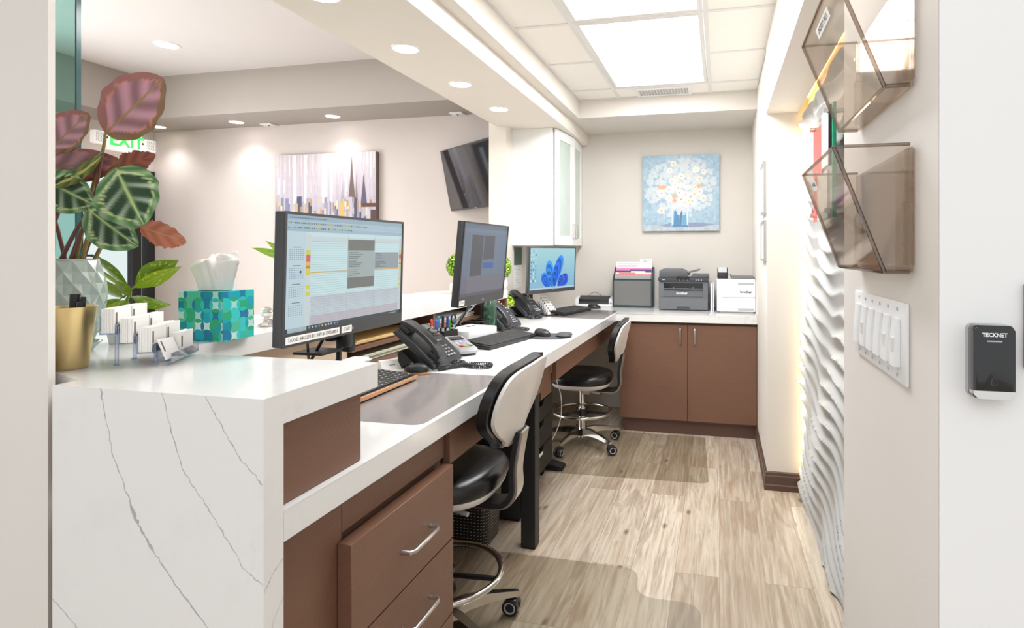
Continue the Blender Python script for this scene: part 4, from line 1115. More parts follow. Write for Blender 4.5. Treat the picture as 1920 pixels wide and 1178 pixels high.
# ------------------------------------------------------------------ far counter machines
t = thing('document_scanner', 'low white and black document scanner on the far counter beside the mesh file box', 'scanner', (-1.035, 4.81, ZD))
mb = MB(); mb.box(-0.155, -0.055, 0.0, 0.165, 0.06, 0.018, bev=0.003)
mb.prism([(-0.055, 0.0185), (0.06, 0.0185), (0.06, 0.075), (0.03, 0.078), (-0.05, 0.06)], -0.158, -0.128, 'x', bev=0.003); mb.prism([(-0.055, 0.0185), (0.06, 0.0185), (0.06, 0.075), (0.03, 0.078), (-0.05, 0.06)], 0.132, 0.168, 'x', bev=0.003)
mb.build('white_case', W['white_pl'], t)
mb = MB(); mb.prism([(-0.05, 0.0185), (0.055, 0.0185), (0.055, 0.082), (0.03, 0.084), (-0.045, 0.058)], -0.1275, 0.1315, 'x', bev=0.002); mb.build('lid', W['black'], t)
MB().prism([(-0.052, 0.02), (-0.0505, 0.02), (-0.0495, 0.036), (-0.051, 0.036)], -0.12, 0.125, 'x').build('feed_slot', W['dgrey'], t)
MB().lathe([(0, 0.0), (0.006, 0.0), (0.006, 0.004), (0, 0.004)], c=(0.15, -0.06, 0.03), seg=12).build('power_button', W['dgrey'], t)
MB().tube(catmull([(-0.06, 0.05, 0.084), (-0.03, 0.055, 0.105), (0.0, 0.06, 0.11), (0.03, 0.062, 0.092), (0.05, 0.0615, 0.08)], 6, False), 0.002, 6).build('cord', W['black'], t)
# mesh file box
t = thing('file_box', 'dark wire mesh file box packed with folders on the far counter', 'file box', (-0.70, 4.80, ZD))
x0, x1, y0, y1, h = -0.165, 0.165, -0.07, 0.10, 0.235
mb = MB()
for b in ((x0, y0, 0, x1, y0 + 0.010, 0.018), (x0, y0, h - 0.014, x1, y0 + 0.010, h), (x0, y0, 0.018, x0 + 0.012, y0 + 0.010, h - 0.014), (x1 - 0.012, y0, 0.018, x1, y0 + 0.010, h - 0.014),
          (x0, y0 + 0.0102, 0, x0 + 0.006, y1, 0.016), (x1 - 0.006, y0 + 0.0102, 0, x1, y1, 0.016)):
    mb.box(*b, bev=0.002, seg=1)
for x in (x0, x1 - 0.006):
    mb.prism([(y0 + 0.0102, 0.0165), (y1, 0.0165), (y1, 0.33), (y1 - 0.04, 0.33), (y0 + 0.0102, h)], x, x + 0.006, 'x')
mb.box(x0 + 0.0062, y1 - 0.005, 0.0, x1 - 0.0062, y1, 0.33); mb.box(x0 + 0.0062, y0 + 0.0102, 0.0, x1 - 0.0062, y1 - 0.005, 0.004)
mb.build('frame', W['mesh_teal'], t)
MB().box(x0 + 0.0125, y0 + 0.003, 0.0185, x1 - 0.0125, y0 + 0.006, h - 0.0145).build('mesh_panel', W['mesh_panel'], t)
fl = [('grey folder with a cut tab at the front', (168, 168, 170), 0.265, None), ('coral pink folder behind the grey one', (228, 140, 130), 0.285, (-0.12, 0.02)), ('white folder with a long tab', (240, 238, 236), 0.298, (-0.02, 0.10)), ('purple folder', (98, 70, 142), 0.312, (-0.03, 0.15)), ('pink edged folder behind the purple one', (232, 150, 186), 0.322, None), ('white paper sheet with printed lines', (244, 240, 240), 0.375, (-0.15, 0.06)), ('tallest white card with a small round emblem', (244, 242, 240), 0.40, (0.05, 0.15))]
for k, (nm, c, hz, tb) in enumerate(fl):
    y = y0 + 0.022 + k * 0.017
    q = thing('file_folder', '%s in the mesh file box' % nm, 'folder', (-0.70, 4.80, ZD), 0, 'folders in the mesh file box')
    a, b = (tb if (tb and k > 4) else (x0 + 0.014, x1 - 0.014))
    m = mat('file_colour', c, 0.7); mb = MB(); mb.box(a, y, 0.0045, b, y + 0.009, hz - (0.012 if tb and k < 5 else 0))
    if tb and k < 5: mb.box(tb[0], y, hz - 0.0119, tb[1], y + 0.003, hz)
    mb.build('sheet', m, q)
    if k == 6:
        MB().tube([(0.09 + 0.009 * math.cos(2 * PI * i / 16), y - 0.0005, hz - 0.018 + 0.009 * math.sin(2 * PI * i / 16)) for i in range(16)], 0.0016, 5, closed=True).build('emblem', W['ink'], q)
        MB().box(0.112, y - 0.0006, hz - 0.016, 0.138, y - 0.0001, hz - 0.013).build('printed_line', W['ink'], q)
    if k == 5:
        mb = MB()
        for i in range(5): mb.box(a + 0.01, y - 0.0006, hz - 0.02 - i * 0.012, b - 0.02 - 0.01 * (i % 3), y - 0.0001, hz - 0.016 - i * 0.012)
        mb.build('printed_lines', mat('lilac_print', (200, 186, 206), 0.7), q)
# grey multifunction printer
PF = 4.56
t = thing('printer', 'dark grey multifunction printer with a document feeder on the far counter', 'printer', (-0.275, PF, ZD))
g1, g2 = mat('printer_grey', (104, 106, 110), 0.5), mat('printer_grey_dark', (64, 65, 69), 0.45)
mb = MB(); mb.box(-0.19, 0.004, 0.004, 0.19, 0.30, 0.245, bev=0.006); mb.box(-0.17, 0.02, 0.0, 0.17, 0.28, 0.004)
mb.build('body', g1, t)
mb = MB(); mb.box(-0.186, -0.001, 0.008, 0.186, 0.0035, 0.098, bev=0.001, seg=1); d = mb.build('paper_drawer', g1, t)
MB().prism([(-0.05, 0.012), (0.05, 0.012), (0.05, 0.024), (0.042, 0.032), (-0.042, 0.032), (-0.05, 0.024)], -0.0025, -0.0012, 'y').build('grip', g2, d)
mb = MB(); mb.box(-0.15, -0.001, 0.11, 0.15, 0.0035, 0.157, bev=0.001, seg=1); d = mb.build('front_flap', mat('printer_grey_mid', (98, 100, 104), 0.5), t)
text('lettering', 'brother', 0.027, W['white_ink'], d, (1, 0, 0), (0, 0, 1), (-0.01, -0.0015, 0.135), 0.0003, bold=0.0008)
mb = MB(); mb.box(-0.15, 0.0005, 0.166, 0.15, 0.0038, 0.214); mb.build('output_bay', W['black_gloss'], t)
mb = MB(); mb.box(-0.148, -0.012, 0.166, 0.148, 0.0, 0.174, bev=0.002, seg=1); mb.box(-0.045, -0.022, 0.168, 0.045, -0.0125, 0.176, bev=0.002, seg=1)
for x in (-0.075, 0.075): mb.box(x - 0.004, -0.006, 0.1745, x + 0.004, 0.0, 0.184)
mb.build('output_tray', W['mgrey'], t)
mb = MB(); mb.prism([(-0.012, 0.232), (0.012, 0.2455), (0.27, 0.2455), (0.27, 0.256), (0.012, 0.256), (-0.014, 0.243)], -0.195, 0.195, 'x', bev=0.002, seg=1); p = mb.build('control_panel', g2, t)
mb = MB()
for x in (-0.16, -0.15, -0.03, 0.0, 0.028, 0.095, 0.115, 0.135): mb.box(x, -0.0155, 0.238, x + 0.008, -0.0142, 0.242)
mb.build('buttons', W['white_ink'], p)
MB().box(-0.05, -0.0165, 0.239, 0.045, -0.002, 0.266, bev=0.002, seg=1).build('display', W['black'], t)
mb = MB(); mb.prism([(-0.192, 0.2565), (0.02, 0.2565), (0.045, 0.275), (0.01, 0.31), (-0.02, 0.322), (-0.165, 0.322), (-0.188, 0.31)], 0.03, 0.27, 'y', bev=0.005); mb.prism([(0.046, 0.2565), (0.192, 0.2565), (0.192, 0.282), (0.07, 0.282)], 0.03, 0.27, 'y', bev=0.004)
mb.build('document_feeder', mat('feeder_grey', (92, 93, 97), 0.5), t)
mb = MB(); mb.prism([(0.022, 0.298), (0.04, 0.288), (0.122, 0.312), (0.122, 0.322), (0.115, 0.322)], 0.07, 0.24, 'y', bev=0.002, seg=1); mb.build('feeder_tray', mat('feeder_tray_grey', (112, 112, 114), 0.5), t)
o = MB().tube(catmull([(-0.475, 4.9, 1.02), (-0.482, 4.85, 0.97), (-0.478, 4.80, 0.90), (-0.475, 4.78, 0.884)], 6, False), 0.0035, 6).build('cable', W['black']); tag(o, 'black cable running down between the file box and the grey printer', 'cable')
# folders standing between the printers
for k, (x, m, lb, hh) in enumerate(((-0.066, 'paper', 'white folder standing upright against the side of the dark grey printer', 0.21), (-0.05, 'lilac', 'pale lilac folder standing upright beside the white printer', 0.225))):
    mm = W['paper'] if m == 'paper' else mat('lilac_folder', (200, 200, 220), 0.7)
    o = MB().box(x, 4.56 - 0.03 * k, ZD, x + 0.010, 4.80, ZD + hh).build('file_folder', mm); tag(o, lb, 'folder')
# white printer
t = thing('printer', 'white laser printer at the right end of the far counter', 'printer', (0.135, 4.48, ZD))
mb = MB(); mb.box(-0.155, 0.004, 0.006, 0.125, 0.38, 0.255, bev=0.008); mb.box(-0.13, 0.02, 0, 0.11, 0.36, 0.006); mb.build('body', mat('printer_white', (226, 228, 230), 0.4), t)
mb = MB(); mb.box(-0.122, -0.001, 0.118, 0.125, 0.0035, 0.236, bev=0.001, seg=1); d = mb.build('front_flap', mat('printer_white_flap', (232, 233, 235), 0.4), t)
text('lettering', 'brother', 0.027, W['ink'], d, (1, 0, 0), (0, 0, 1), (0.058, -0.0015, 0.157), 0.0003, bold=0.0008)
MB().box(0.0, -0.002, 0.212, 0.115, -0.0012, 0.226).build('grip', W['lgrey'], d)
mb = MB(); mb.box(-0.122, -0.001, 0.010, 0.125, 0.0035, 0.113, bev=0.001, seg=1); d = mb.build('paper_drawer', mat('printer_white_drawer', (232, 233, 235), 0.4), t)
MB().box(0.0, -0.002, 0.016, 0.115, -0.0012, 0.036).build('grip', W['lgrey'], d)
MB().box(-0.05, 0.02, 0.2552, 0.122, 0.36, 0.268, bev=0.004).build('top_tray', W['mgrey'], t)
t = thing('label_printer', 'small black label maker sitting on the left corner of the white printer', 'label printer', (0.02, 4.53, ZD + 0.2555))
mb = MB(); mb.prism([(-0.04, 0.0), (0.045, 0.0), (0.045, 0.072), (0.02, 0.085), (-0.025, 0.085), (-0.04, 0.045)], -0.036, 0.042, 'x', bev=0.006); mb.build('case', W['black'], t)
MB().prism([(-0.0415, 0.048), (-0.0265, 0.0865), (-0.0255, 0.0855), (-0.0405, 0.047)], -0.028, 0.034, 'x').build('lid_window', W['lgrey'], t)
MB().tube(catmull([(0.043, 0.02, 0.03), (0.058, 0.02, 0.035), (0.066, 0.03, 0.02), (0.07, 0.04, 0.016)], 6, False), 0.002, 6).build('cord', W['black'], t)

# ------------------------------------------------------------------ pictures
t = thing('painting', 'square canvas of white and peach flowers in a vase, on the far wall', 'painting', (-0.318, YB, 1.83))
w2 = 0.317
MB().box(-w2, -0.035, -w2, w2, 0.0, w2, bev=0.002, seg=1).build('canvas', mat('canvas_edge_blue', (150, 176, 196), 0.8), t)
p = RAS((-w2, -0.0353, -w2), (2 * w2, 0, 0), (0, 0, 2 * w2), 170, 170)
rr = random.Random(21)
N = 26
for i in range(N):
    for j in range(N):
        u, v = i / N, j / N; dd = math.hypot(u - 0.5, (v - 0.6) * 0.95)
        f = max(0, 1 - dd / 0.62); n = rr.uniform(-10, 10)
        base = (168 + 26 * f + n, 196 + 16 * f + n, 216 + 6 * f + n * 0.6)
        if v < 0.06: base = (198 + n, 206 + n, 212 + n)
        p.rect(u, v, u + 1 / N, v + 1 / N, tuple(max(0, min(255, q)) for q in base))
p.layer()
for _ in range(1500):
    u, v = rr.random(), rr.random(); c = rr.choice([(168, 196, 214), (204, 218, 226), (190, 212, 222), (154, 182, 206), (212, 222, 224), (176, 204, 216), (186, 206, 220)])
    l = rr.uniform(0.008, 0.03); wd = rr.uniform(0.004, 0.012)
    if u > 0.96 or v > 0.96 - l or u < 0.01: continue
    p.rect(u, v, u + wd, v + l, c)
p.layer(); p.poly([(0.22, 0.075), (0.4, 0.11), (0.75, 0.105), (0.95, 0.085), (0.8, 0.055), (0.4, 0.045)], (150, 160, 188))
p.layer(); p.poly([(0.385, 0.06), (0.605, 0.06), (0.60, 0.34), (0.375, 0.34)], (190, 214, 230))
p.layer(); p.poly([(0.41, 0.075), (0.50, 0.075), (0.48, 0.33), (0.42, 0.30)], (96, 150, 196)); p.poly([(0.50, 0.08), (0.515, 0.08), (0.53, 0.33), (0.495, 0.33)], (106, 128, 156)); p.poly([(0.525, 0.08), (0.585, 0.08), (0.575, 0.22), (0.525, 0.20)], (110, 176, 208)); p.rect(0.585, 0.08, 0.598, 0.31, (232, 236, 242)); p.rect(0.388, 0.08, 0.398, 0.30, (226, 234, 242)); p.poly([(0.395, 0.06), (0.6, 0.06), (0.6, 0.075), (0.395, 0.08)], (92, 140, 184))
p.rect(0.53, 0.23, 0.57, 0.32, (176, 148, 142))
def bloom(u, v, r, c, ctr):
    p.layer(); a0 = rr.uniform(0, 6)
    for k in range(5):
        a = a0 + 2 * PI * k / 5
        p.disc(u + r * 0.55 * math.cos(a), v + r * 0.55 * math.sin(a), r * 0.55, r * 0.5, tuple(max(0, min(255, q + rr.uniform(-8, 6))) for q in c), 7, rr.uniform(0, 3))
    p.layer(); p.disc(u, v, r * 0.2, r * 0.2, ctr, 6)
for _ in range(330):
    a = rr.uniform(0, 2 * PI); q = math.sqrt(rr.random()) * 0.46
    u, v = 0.5 + q * math.cos(a) * 1.02, 0.575 + q * math.sin(a) * 0.86
    if v < 0.2 or u > 0.95 or u < 0.05 or v > 0.95: continue
    far = q / 0.43
    bloom(u, v, rr.uniform(0.016, 0.034), (232 - 18 * far, 233 - 10 * far, 234 - 4 * far), (214, 214, 206))
for u, v, r, c, k in ((0.70, 0.80, 0.045, 1, 1), (0.36, 0.80, 0.036, 1, 1), (0.51, 0.72, 0.042, 1, 1), (0.45, 0.69, 0.034, 1, 1), (0.39, 0.655, 0.042, 1, 1), (0.435, 0.61, 0.034, 1, 1), (0.53, 0.60, 0.036, 1, 1), (0.60, 0.575, 0.036, 1, 2), (0.47, 0.565, 0.042, 1, 1), (0.35, 0.545, 0.048, 1, 1), (0.25, 0.50, 0.045, 1, 1), (0.49, 0.505, 0.048, 1, 1), (0.57, 0.48, 0.045, 1, 1), (0.35, 0.435, 0.05, 1, 1), (0.51, 0.415, 0.05, 1, 1), (0.655, 0.39, 0.05, 1, 1), (0.68, 0.48, 0.045, 2, 1), (0.75, 0.51, 0.042, 1, 1), (0.80, 0.425, 0.048, 2, 1), (0.69, 0.57, 0.036, 2, 1), (0.74, 0.585, 0.03, 3, 1), (0.28, 0.58, 0.03, 3, 1), (0.23, 0.58, 0.028, 3, 1), (0.42, 0.46, 0.03, 3, 1), (0.425, 0.40, 0.03, 3, 1), (0.60, 0.72, 0.032, 2, 1), (0.75, 0.68, 0.04, 2, 1), (0.80, 0.77, 0.036, 2, 1), (0.41, 0.89, 0.04, 2, 1), (0.25, 0.27, 0.045, 2, 1), (0.61, 0.40, 0.034, 2, 1), (0.5, 0.345, 0.036, 0, 0), (0.58, 0.335, 0.034, 0, 0), (0.42, 0.33, 0.034, 0, 0)):
    bloom(u, v, r, [(232, 234, 236), (250, 246, 238), (246, 232, 222), (238, 190, 156)][c], [(214, 210, 200), (206, 158, 84), (120, 130, 70)][k])
p.build('paint', W['picture'], t)

t = thing('painting', 'wide abstract city skyline canvas in greys, lilac and gold on the waiting room wall', 'painting', (-3.587, YL, 1.859))
hw, hh = 0.539, 0.395
MB().box(-hw, -0.05, -hh, hw, -0.0005, hh, bev=0.002, seg=1).build('canvas', mat('canvas_edge_mauve', (120, 104, 100), 0.8), t)
p = RAS((-hw, -0.0503, -hh), (2 * hw, 0, 0), (0, 0, 2 * hh), 230, 170)
rr = random.Random(9)
for k in range(60):
    u = k / 60; n = rr.uniform(-8, 6)
    for j in range(8): p.rect(u, j / 8, u + 1 / 60, (j + 1) / 8, (222 + n - 5 * (7 - j), 212 + n - 4 * (7 - j), 218 + n - 2 * (7 - j)))
p.layer()
for _ in range(110):
    u = rr.random() * 0.98; v = rr.uniform(0.45, 0.9); l = rr.uniform(0.08, 0.4); wd = rr.uniform(0.004, 0.016)
    p.rect(u, v, u + wd, min(1, v + l), rr.choice([(244, 238, 240), (218, 208, 212), (212, 206, 216), (236, 228, 232), (206, 198, 204), (222, 212, 212)]))
for u, wd in ((0.19, 0.03), (0.30, 0.02), (0.48, 0.05), (0.56, 0.02)): p.rect(u, 0.42, u + wd, 0.99, (248, 246, 248))
p.layer()
for u, base, wd, top, c in ((0.77, 0.36, 0.085, 0.98, (122, 104, 100)), (0.815, 0.4, 0.03, 0.8, (150, 132, 130)), (0.885, 0.4, 0.06, 0.80, (104, 96, 116)), (0.68, 0.38, 0.05, 0.72, (186, 176, 186))):
    p.poly([(u - wd / 2, base), (u + wd / 2, base), (u + wd * 0.12, base + (top - base) * 0.6), (u, top), (u - wd * 0.16, base + (top - base) * 0.6)], c)
p.layer()
for k in range(70):
    u = rr.random() * 0.96; wd = rr.uniform(0.015, 0.05); top = rr.uniform(0.22, 0.50)
    c = rr.choice([(160, 160, 186), (182, 180, 200), (110, 118, 150), (200, 196, 210), (140, 144, 172), (210, 204, 212), (84, 90, 116), (176, 168, 176)])
    p.rect(u, 0.0, min(1, u + wd), top, c); p.layer()
for k in range(46):
    u = rr.random() * 0.97; v = rr.uniform(0.08, 0.42); wd = rr.uniform(0.006, 0.02); l = rr.uniform(0.03, 0.12)
    p.rect(u, v, u + wd, v + l, rr.choice([(222, 176, 100), (236, 204, 138), (206, 156, 84), (190, 132, 78), (240, 226, 196)]))
    if k % 6 == 0: p.layer()
p.layer(); p.rect(0.645, 0.06, 0.69, 0.42, (226, 188, 112)); p.rect(0.86, 0.36, 1.0, 0.405, (104, 74, 62)); p.rect(0.205, 0.16, 0.235, 0.42, (216, 178, 120)); p.rect(0.79, 0.22, 0.82, 0.47, (92, 90, 112)); p.rect(0.95, 0.0, 1.0, 0.33, (96, 74, 72))
p.build('paint', W['picture'], t)

# ------------------------------------------------------------------ television, exit sign
t = thing('television', 'black flat television angled down from the waiting room wall beside the pillar', 'television', (-2.40, 4.68, 2.225))
Mt = Matrix.Rotation(rad(-36.8), 4, 'Z') @ Matrix.Rotation(rad(11.1), 4, 'X')
mb = MB(Mt); mb.box(0.0, 0.0, -0.535, 0.895, 0.035, 0.0, bev=0.004); mb.build('housing', W['dgrey'], t)
MB(Mt).box(0.008, -0.0012, -0.522, 0.887, -0.0003, -0.008).build('screen', W['tv_screen'], t)
MB(Mt).box(0.43, -0.0012, -0.5315, 0.465, -0.0003, -0.525).build('emblem', W['lgrey'], t)
c = Mt @ Vector((0.45, 0.036, -0.27))
mb = MB(); mb.tube([tuple(c), (c.x + 0.08, 0.0, c.z), (c.x + 0.06, YL - 4.68 - 0.012, c.z)], 0.018, 10); mb.box(c.x - 0.02, YL - 4.68 - 0.012, c.z - 0.12, c.x + 0.14, YL - 4.68, c.z + 0.12); mb.build('wall_bracket', W['black'], t)
t = thing('exit_sign', 'white exit sign with green letters and two lamp heads above the glass door', 'exit sign', (XL, 4.43, 2.385)); t.scale = (1.18, 1.18, 1.18)
MB().box(0.001, -0.135, -0.075, 0.05, 0.135, 0.085, bev=0.004).build('housing', W['exit_white'], t)
text('lettering', 'EXIT', 0.135, W['green_glow'], t, (0, 1, 0), (0, 0, 1), (0.051, 0.005, 0.008), 0.0006, bold=0.004)
for s in (-1, 1):
    mb = MB(); mb.cyl((0.03, s * 0.137, 0.02), (0.03, s * 0.155, 0.02), 0.009, seg=12); h = mb.build('bracket', W['black'], t)
    mb = MB(); mb.box(0.005, s * 0.205 - 0.048, -0.042, 0.06, s * 0.205 + 0.048, 0.062, bev=0.012, seg=3); L = mb.build('lamp_head', W['exit_white'], t)
    mb = MB()
    for i in range(4):
        for j in range(3):
            c = Vector((0.0602, s * 0.205 - 0.03 + 0.02 * i, -0.016 + 0.026 * j)); 
            mb.tube([(c.x, c.y + 0.0085 * math.cos(2 * PI * k / 12), c.z + 0.0105 * math.sin(2 * PI * k / 12)) for k in range(12)], 0.0016, 4, closed=True)
    mb.build('lens_rings', W['lgrey'], L)
# sheet notice and dark print on the partition under the wall cabinet
t = thing('wall_notice', 'paper notice topped by a dark green photograph, on the wall under the white cabinet', 'notice', (-1.5245, 4.26, 1.06))
MB().box(0.0005, -0.10, 0.0, 0.0015, 0.085, 0.175).build('sheet', W['paper'], t)
MB().box(0.0005, -0.085, 0.177, 0.002, 0.085, 0.312).build('photograph', W['leaf_photo'], t)
mb = MB()
for k in range(7): mb.box(0.0016, -0.08, 0.02 + k * 0.02, 0.0019, 0.05 - 0.02 * (k % 3), 0.023 + k * 0.02)
mb.build('printed_lines', W['lgrey'], t)

# ------------------------------------------------------------------ near right wall fittings
XN = 0.254
def file_holder(label, z0, ztop, mark, y0, y1):
    """smoke plastic wall pocket: back plate, flared front, two sides, floor"""
    t = thing('wall_file_holder', label, 'file holder', (XN, (y0 + y1) / 2, z0), 0, 'smoke tinted wall file holders')
    L = (y1 - y0) / 2; H = ztop - z0; tk = 0.0025
    db, df = 0.036, 0.100   # depth at bottom and at the top
    mb = MB(); mb.box(-0.0025 - tk, -L, 0.0, -0.0025, L, H * 0.98); mb.build('back_plate', W['smoke'], t)
    mb = MB(); mb.prism([(-db, 0.0), (-db - tk, 0.0), (-df - tk, H), (-df, H)], -L, L, 'y'); f = mb.build('front_panel', W['smoke'], t)
    for y in (-L, L - tk):
        mb = MB(); mb.prism([(-0.006, tk), (-db + 0.0002, tk), (-df + 0.0002, H), (-0.006, H)], y, y + tk, 'y'); mb.build('side_panel', W['smoke'], t)
    mb = MB(); mb.prism([(-0.006, 0.0), (-db, 0.0), (-db, tk), (-0.006, tk)], -L + tk, L - tk, 'y'); mb.build('floor_panel', W['smoke'], t)
    # thick moulded rims
    mb = MB()
    mb.tube([(-df - tk / 2, -L, H), (-df - tk / 2, L, H)], 0.0026, 6); mb.tube([(-db - tk / 2, -L, 0.0005), (-db - tk / 2, L, 0.0005)], 0.003, 6)
    for y in (-L, L):
        mb.tube([(-0.006, y, H), (-df, y, H)], 0.0022, 6); mb.tube([(-df - tk / 2, y, H), (-db - tk / 2, y, 0)], 0.0028, 6); mb.tube([(-db, y, 0.001), (-0.006, y, 0.001)], 0.003, 6)
    mb.build('rim', W['smoke_edge'], t)
    for y in (-L + 0.006, L - 0.006):
        mb = MB(); mb.box(-0.012, y - 0.006, 0.01, -0.0005, y + 0.006, H * 0.55); mb.box(-0.009, y - 0.006, H * 0.55, -0.0005, y + 0.006, H * 0.97)
        for k in range(3): mb.cyl((-0.0135, y, H * (0.2 + 0.3 * k)), (-0.0125, y, H * (0.2 + 0.3 * k)), 0.004, seg=10)
        mb.build('mounting_rail', W['smoke'], t)
    # paper label on the front
    d = Vector((-(df - db), 0, H)).normalized()
    yl, fz, wl, hl = mark[1], mark[2], mark[3], mark[4]
    c = Vector((-db - tk, yl, 0)) + Vector((-(df - db) * fz, 0, H * fz)); N = Vector((-H, 0, -(df - db))).normalized()
    U = Vector((0, -1, 0)); Mx = Matrix(((U.x, d.x, N.x, c.x + N.x * 0.0006), (U.y, d.y, N.y, c.y), (U.z, d.z, N.z, c.z + N.z * 0.0006), (0, 0, 0, 1)))
    MB(Mx).box(-wl / 2, -hl / 2, 0, wl / 2, hl / 2, 0.0004).build('paper_label', W['paper'], f)
    text('lettering', mark[0], mark[5], W['ink'], f, U, d, Mx @ Vector((0, 0, 0.0006)), 0.0001)
    return t
file_holder('upper smoke tinted plastic file holder, cut by the top of the photo', 1.562, 1.725, ("LINDSEY'S FILES", -0.02, 0.86, 0.10, 0.016, 0.011), 0.85, 1.15)
file_holder('lower smoke tinted plastic file holder above the light switches', 1.312, 1.484, ('TO FILE', 0.075, 0.84, 0.045, 0.02, 0.009), 0.85, 1.15)
t = thing('switch_plate', 'white six gang plate of rocker switches on the near right wall', 'light switch', (XN, 1.022, 1.211))
MB().box(-0.006, -0.153, -0.0575, -0.0003, 0.153, 0.0575, bev=0.0025).build('plate', W['white_pl'], t)
for k in range(6):
    y = -0.115 + 0.046 * k
    mb = MB(); mb.prism([(-0.0062, -0.034), (-0.0062, 0.034), (-0.0095, 0.034), (-0.0125, -0.006), (-0.0135, -0.034)], y - 0.0155, y + 0.0155, 'y', bev=0.0008, seg=1)
    s = mb.build('rocker', W['white_pl'], t)
    if k in (0, 1, 4):
        MB().box(-0.0138, y - 0.006, -0.012, -0.0115, y + 0.007, 0.006).build('slider', mat('slider_pale', (222, 220, 216), 0.5), s)
    mb = MB()
    mb.bm.free()
    for z in (-0.047, 0.047): MB().cyl((-0.0063, y, z), (-0.0068, y, z), 0.0028, seg=10).build('screw', W['lgrey'], t)
t = thing('doorbell', 'black wireless doorbell button with a silver lower edge on the white wall', 'doorbell', (0.3025, 0.7625, 1.2145)); t.scale = (0.94, 1, 1)
MB().prism(rrect(-0.0225, -0.042, 0.0225, 0.042, 0.006), -0.008, 0.0, 'y').build('back_plate', W['lgrey'], t)
mb = MB(); mb.prism(rrect(-0.0225, -0.042, 0.0225, 0.042, 0.006), -0.022, -0.0085, 'y', bev=0.003, seg=3); b = mb.build('case', W['black_gloss'], t)
mb = MB(); mb.prism([(-0.0228, -0.0325), (0.0228, -0.0325), (0.0228, -0.036), (0.017, -0.0424), (-0.017, -0.0424), (-0.0228, -0.036)], -0.0226, -0.012, 'y', bev=0.0006, seg=1); mb.build('trim', W['chrome'], t)
text('lettering', 'TECKNET', 0.0062, W['white_ink'], b, (1, 0, 0), (0, 0, 1), (0.0005, -0.0222, 0.031), 0.0001, bold=0.0002)
MB().box(-0.0075, -0.0223, 0.0232, 0.0085, -0.0221, 0.0248).build('indicator', W['lgrey'], b)
mb = MB(); mb.tube([(-0.003, -0.0222, -0.025), (-0.0025, -0.0222, -0.019), (0.0, -0.0222, -0.0165), (0.0025, -0.0222, -0.019), (0.003, -0.0222, -0.025), (-0.0035, -0.0222, -0.0255)], 0.0004, 4); mb.build('bell_icon', W['rubber'], b)
t = thing('wall_plaque', 'edge of a dull mauve plaque on the white wall right of the doorbell', 'plaque', (0.40, 0.7625, 1.2545))
MB().box(-0.0595, -0.008, -0.049, 0.06, -0.0005, 0.049, bev=0.0015, seg=1).build('plate', mat('mauve_metal', (132, 112, 124), 0.4), t)
# ------------------------------------------------------------------ things on the raised counter
ZT = ZL + 0.0003
# tissue box
t = thing('tissue_box', 'cube tissue box printed with teal and green overlapping circles on the raised counter', 'tissue box', (-1.415, 1.385, ZT))
bx0, bx1, by0, by1, bh = -0.075, 0.075, -0.05, 0.06, 0.138
mb = MB(); mb.box(bx0, by0, 0, bx1, by1, bh)
mb.build('carton', mat('teal_carton', (70, 184, 176), 0.5), t)
def circles(p, su, sv, seed):
    """overlapping-circle lattice: concave stars inside the circles, lens petals where circles cross"""
    rr = random.Random(seed)
    deep = [(38, 172, 190), (30, 150, 160), (52, 200, 190), (84, 196, 156), (40, 132, 168), (52, 178, 128), (70, 208, 204)]
    pale = [(196, 236, 228), (208, 240, 234), (176, 228, 220)]
    cl = lambda q: (min(1, max(0, q[0])), min(1, max(0, q[1])))
    def arc(cx, cy, a0, a1, n=7): return [(cx + 0.7071 * su * math.cos(rad(a0 + (a1 - a0) * k / n)), cy + 0.7071 * sv * math.sin(rad(a0 + (a1 - a0) * k / n))) for k in range(n + 1)]
    p.rect(0, 0, 1, 1, (90, 200, 194)); p.layer()
    nu, nv = int(1 / su) + 2, int(1 / sv) + 2; G = {}
    for i in range(-1, nu):
        for j in range(-1, nv):
            cx, cy = (i + 0.3) * su, (j + 0.4) * sv; c = rr.choice(pale) if rr.random() < 0.42 else rr.choice(deep); G[i, j] = c
            pts = arc(cx + su, cy, 135, 225) + arc(cx, cy - sv, 45, 135) + arc(cx - su, cy, -45, 45) + arc(cx, cy + sv, 225, 315)
            pts = [cl(q) for q in pts]
            if max(q[0] for q in pts) - min(q[0] for q in pts) > 0.01 and max(q[1] for q in pts) - min(q[1] for q in pts) > 0.01: p.poly(pts, c)
    p.layer()
    for i in range(-1, nu):
        for j in range(-1, nv):
            cx, cy = (i + 0.3) * su, (j + 0.4) * sv
            for L in (arc(cx, cy, -45, 45) + arc(cx + su, cy, 135, 225), arc(cx, cy, 45, 135) + arc(cx, cy + sv, 225, 315)):
                pts = [cl(q) for q in L]
                if max(q[0] for q in pts) - min(q[0] for q in pts) < 0.01 or max(q[1] for q in pts) - min(q[1] for q in pts) < 0.01: continue
                g = G.get((i, j)); p.poly(pts, g if (g in deep and rr.random() < 0.45) else rr.choice(deep))
p = PIC((bx0, by0 - 0.0003, 0), (bx1 - bx0, 0, 0), (0, 0, bh)); circles(p, 0.196, 0.213, 3); p.build('printed_front', W['carton'], t)
p = PIC((bx1 + 0.0003, by0, 0), (0, by1 - by0, 0), (0, 0, bh)); circles(p, 0.27, 0.213, 6); p.build('printed_side', W['carton'], t)
t2 = thing('tissue', 'white tissue pulled up out of the teal tissue box', 'tissue', (-1.415, 1.385, ZT + bh + 0.0004))
rr = random.Random(5)
mb = MB()
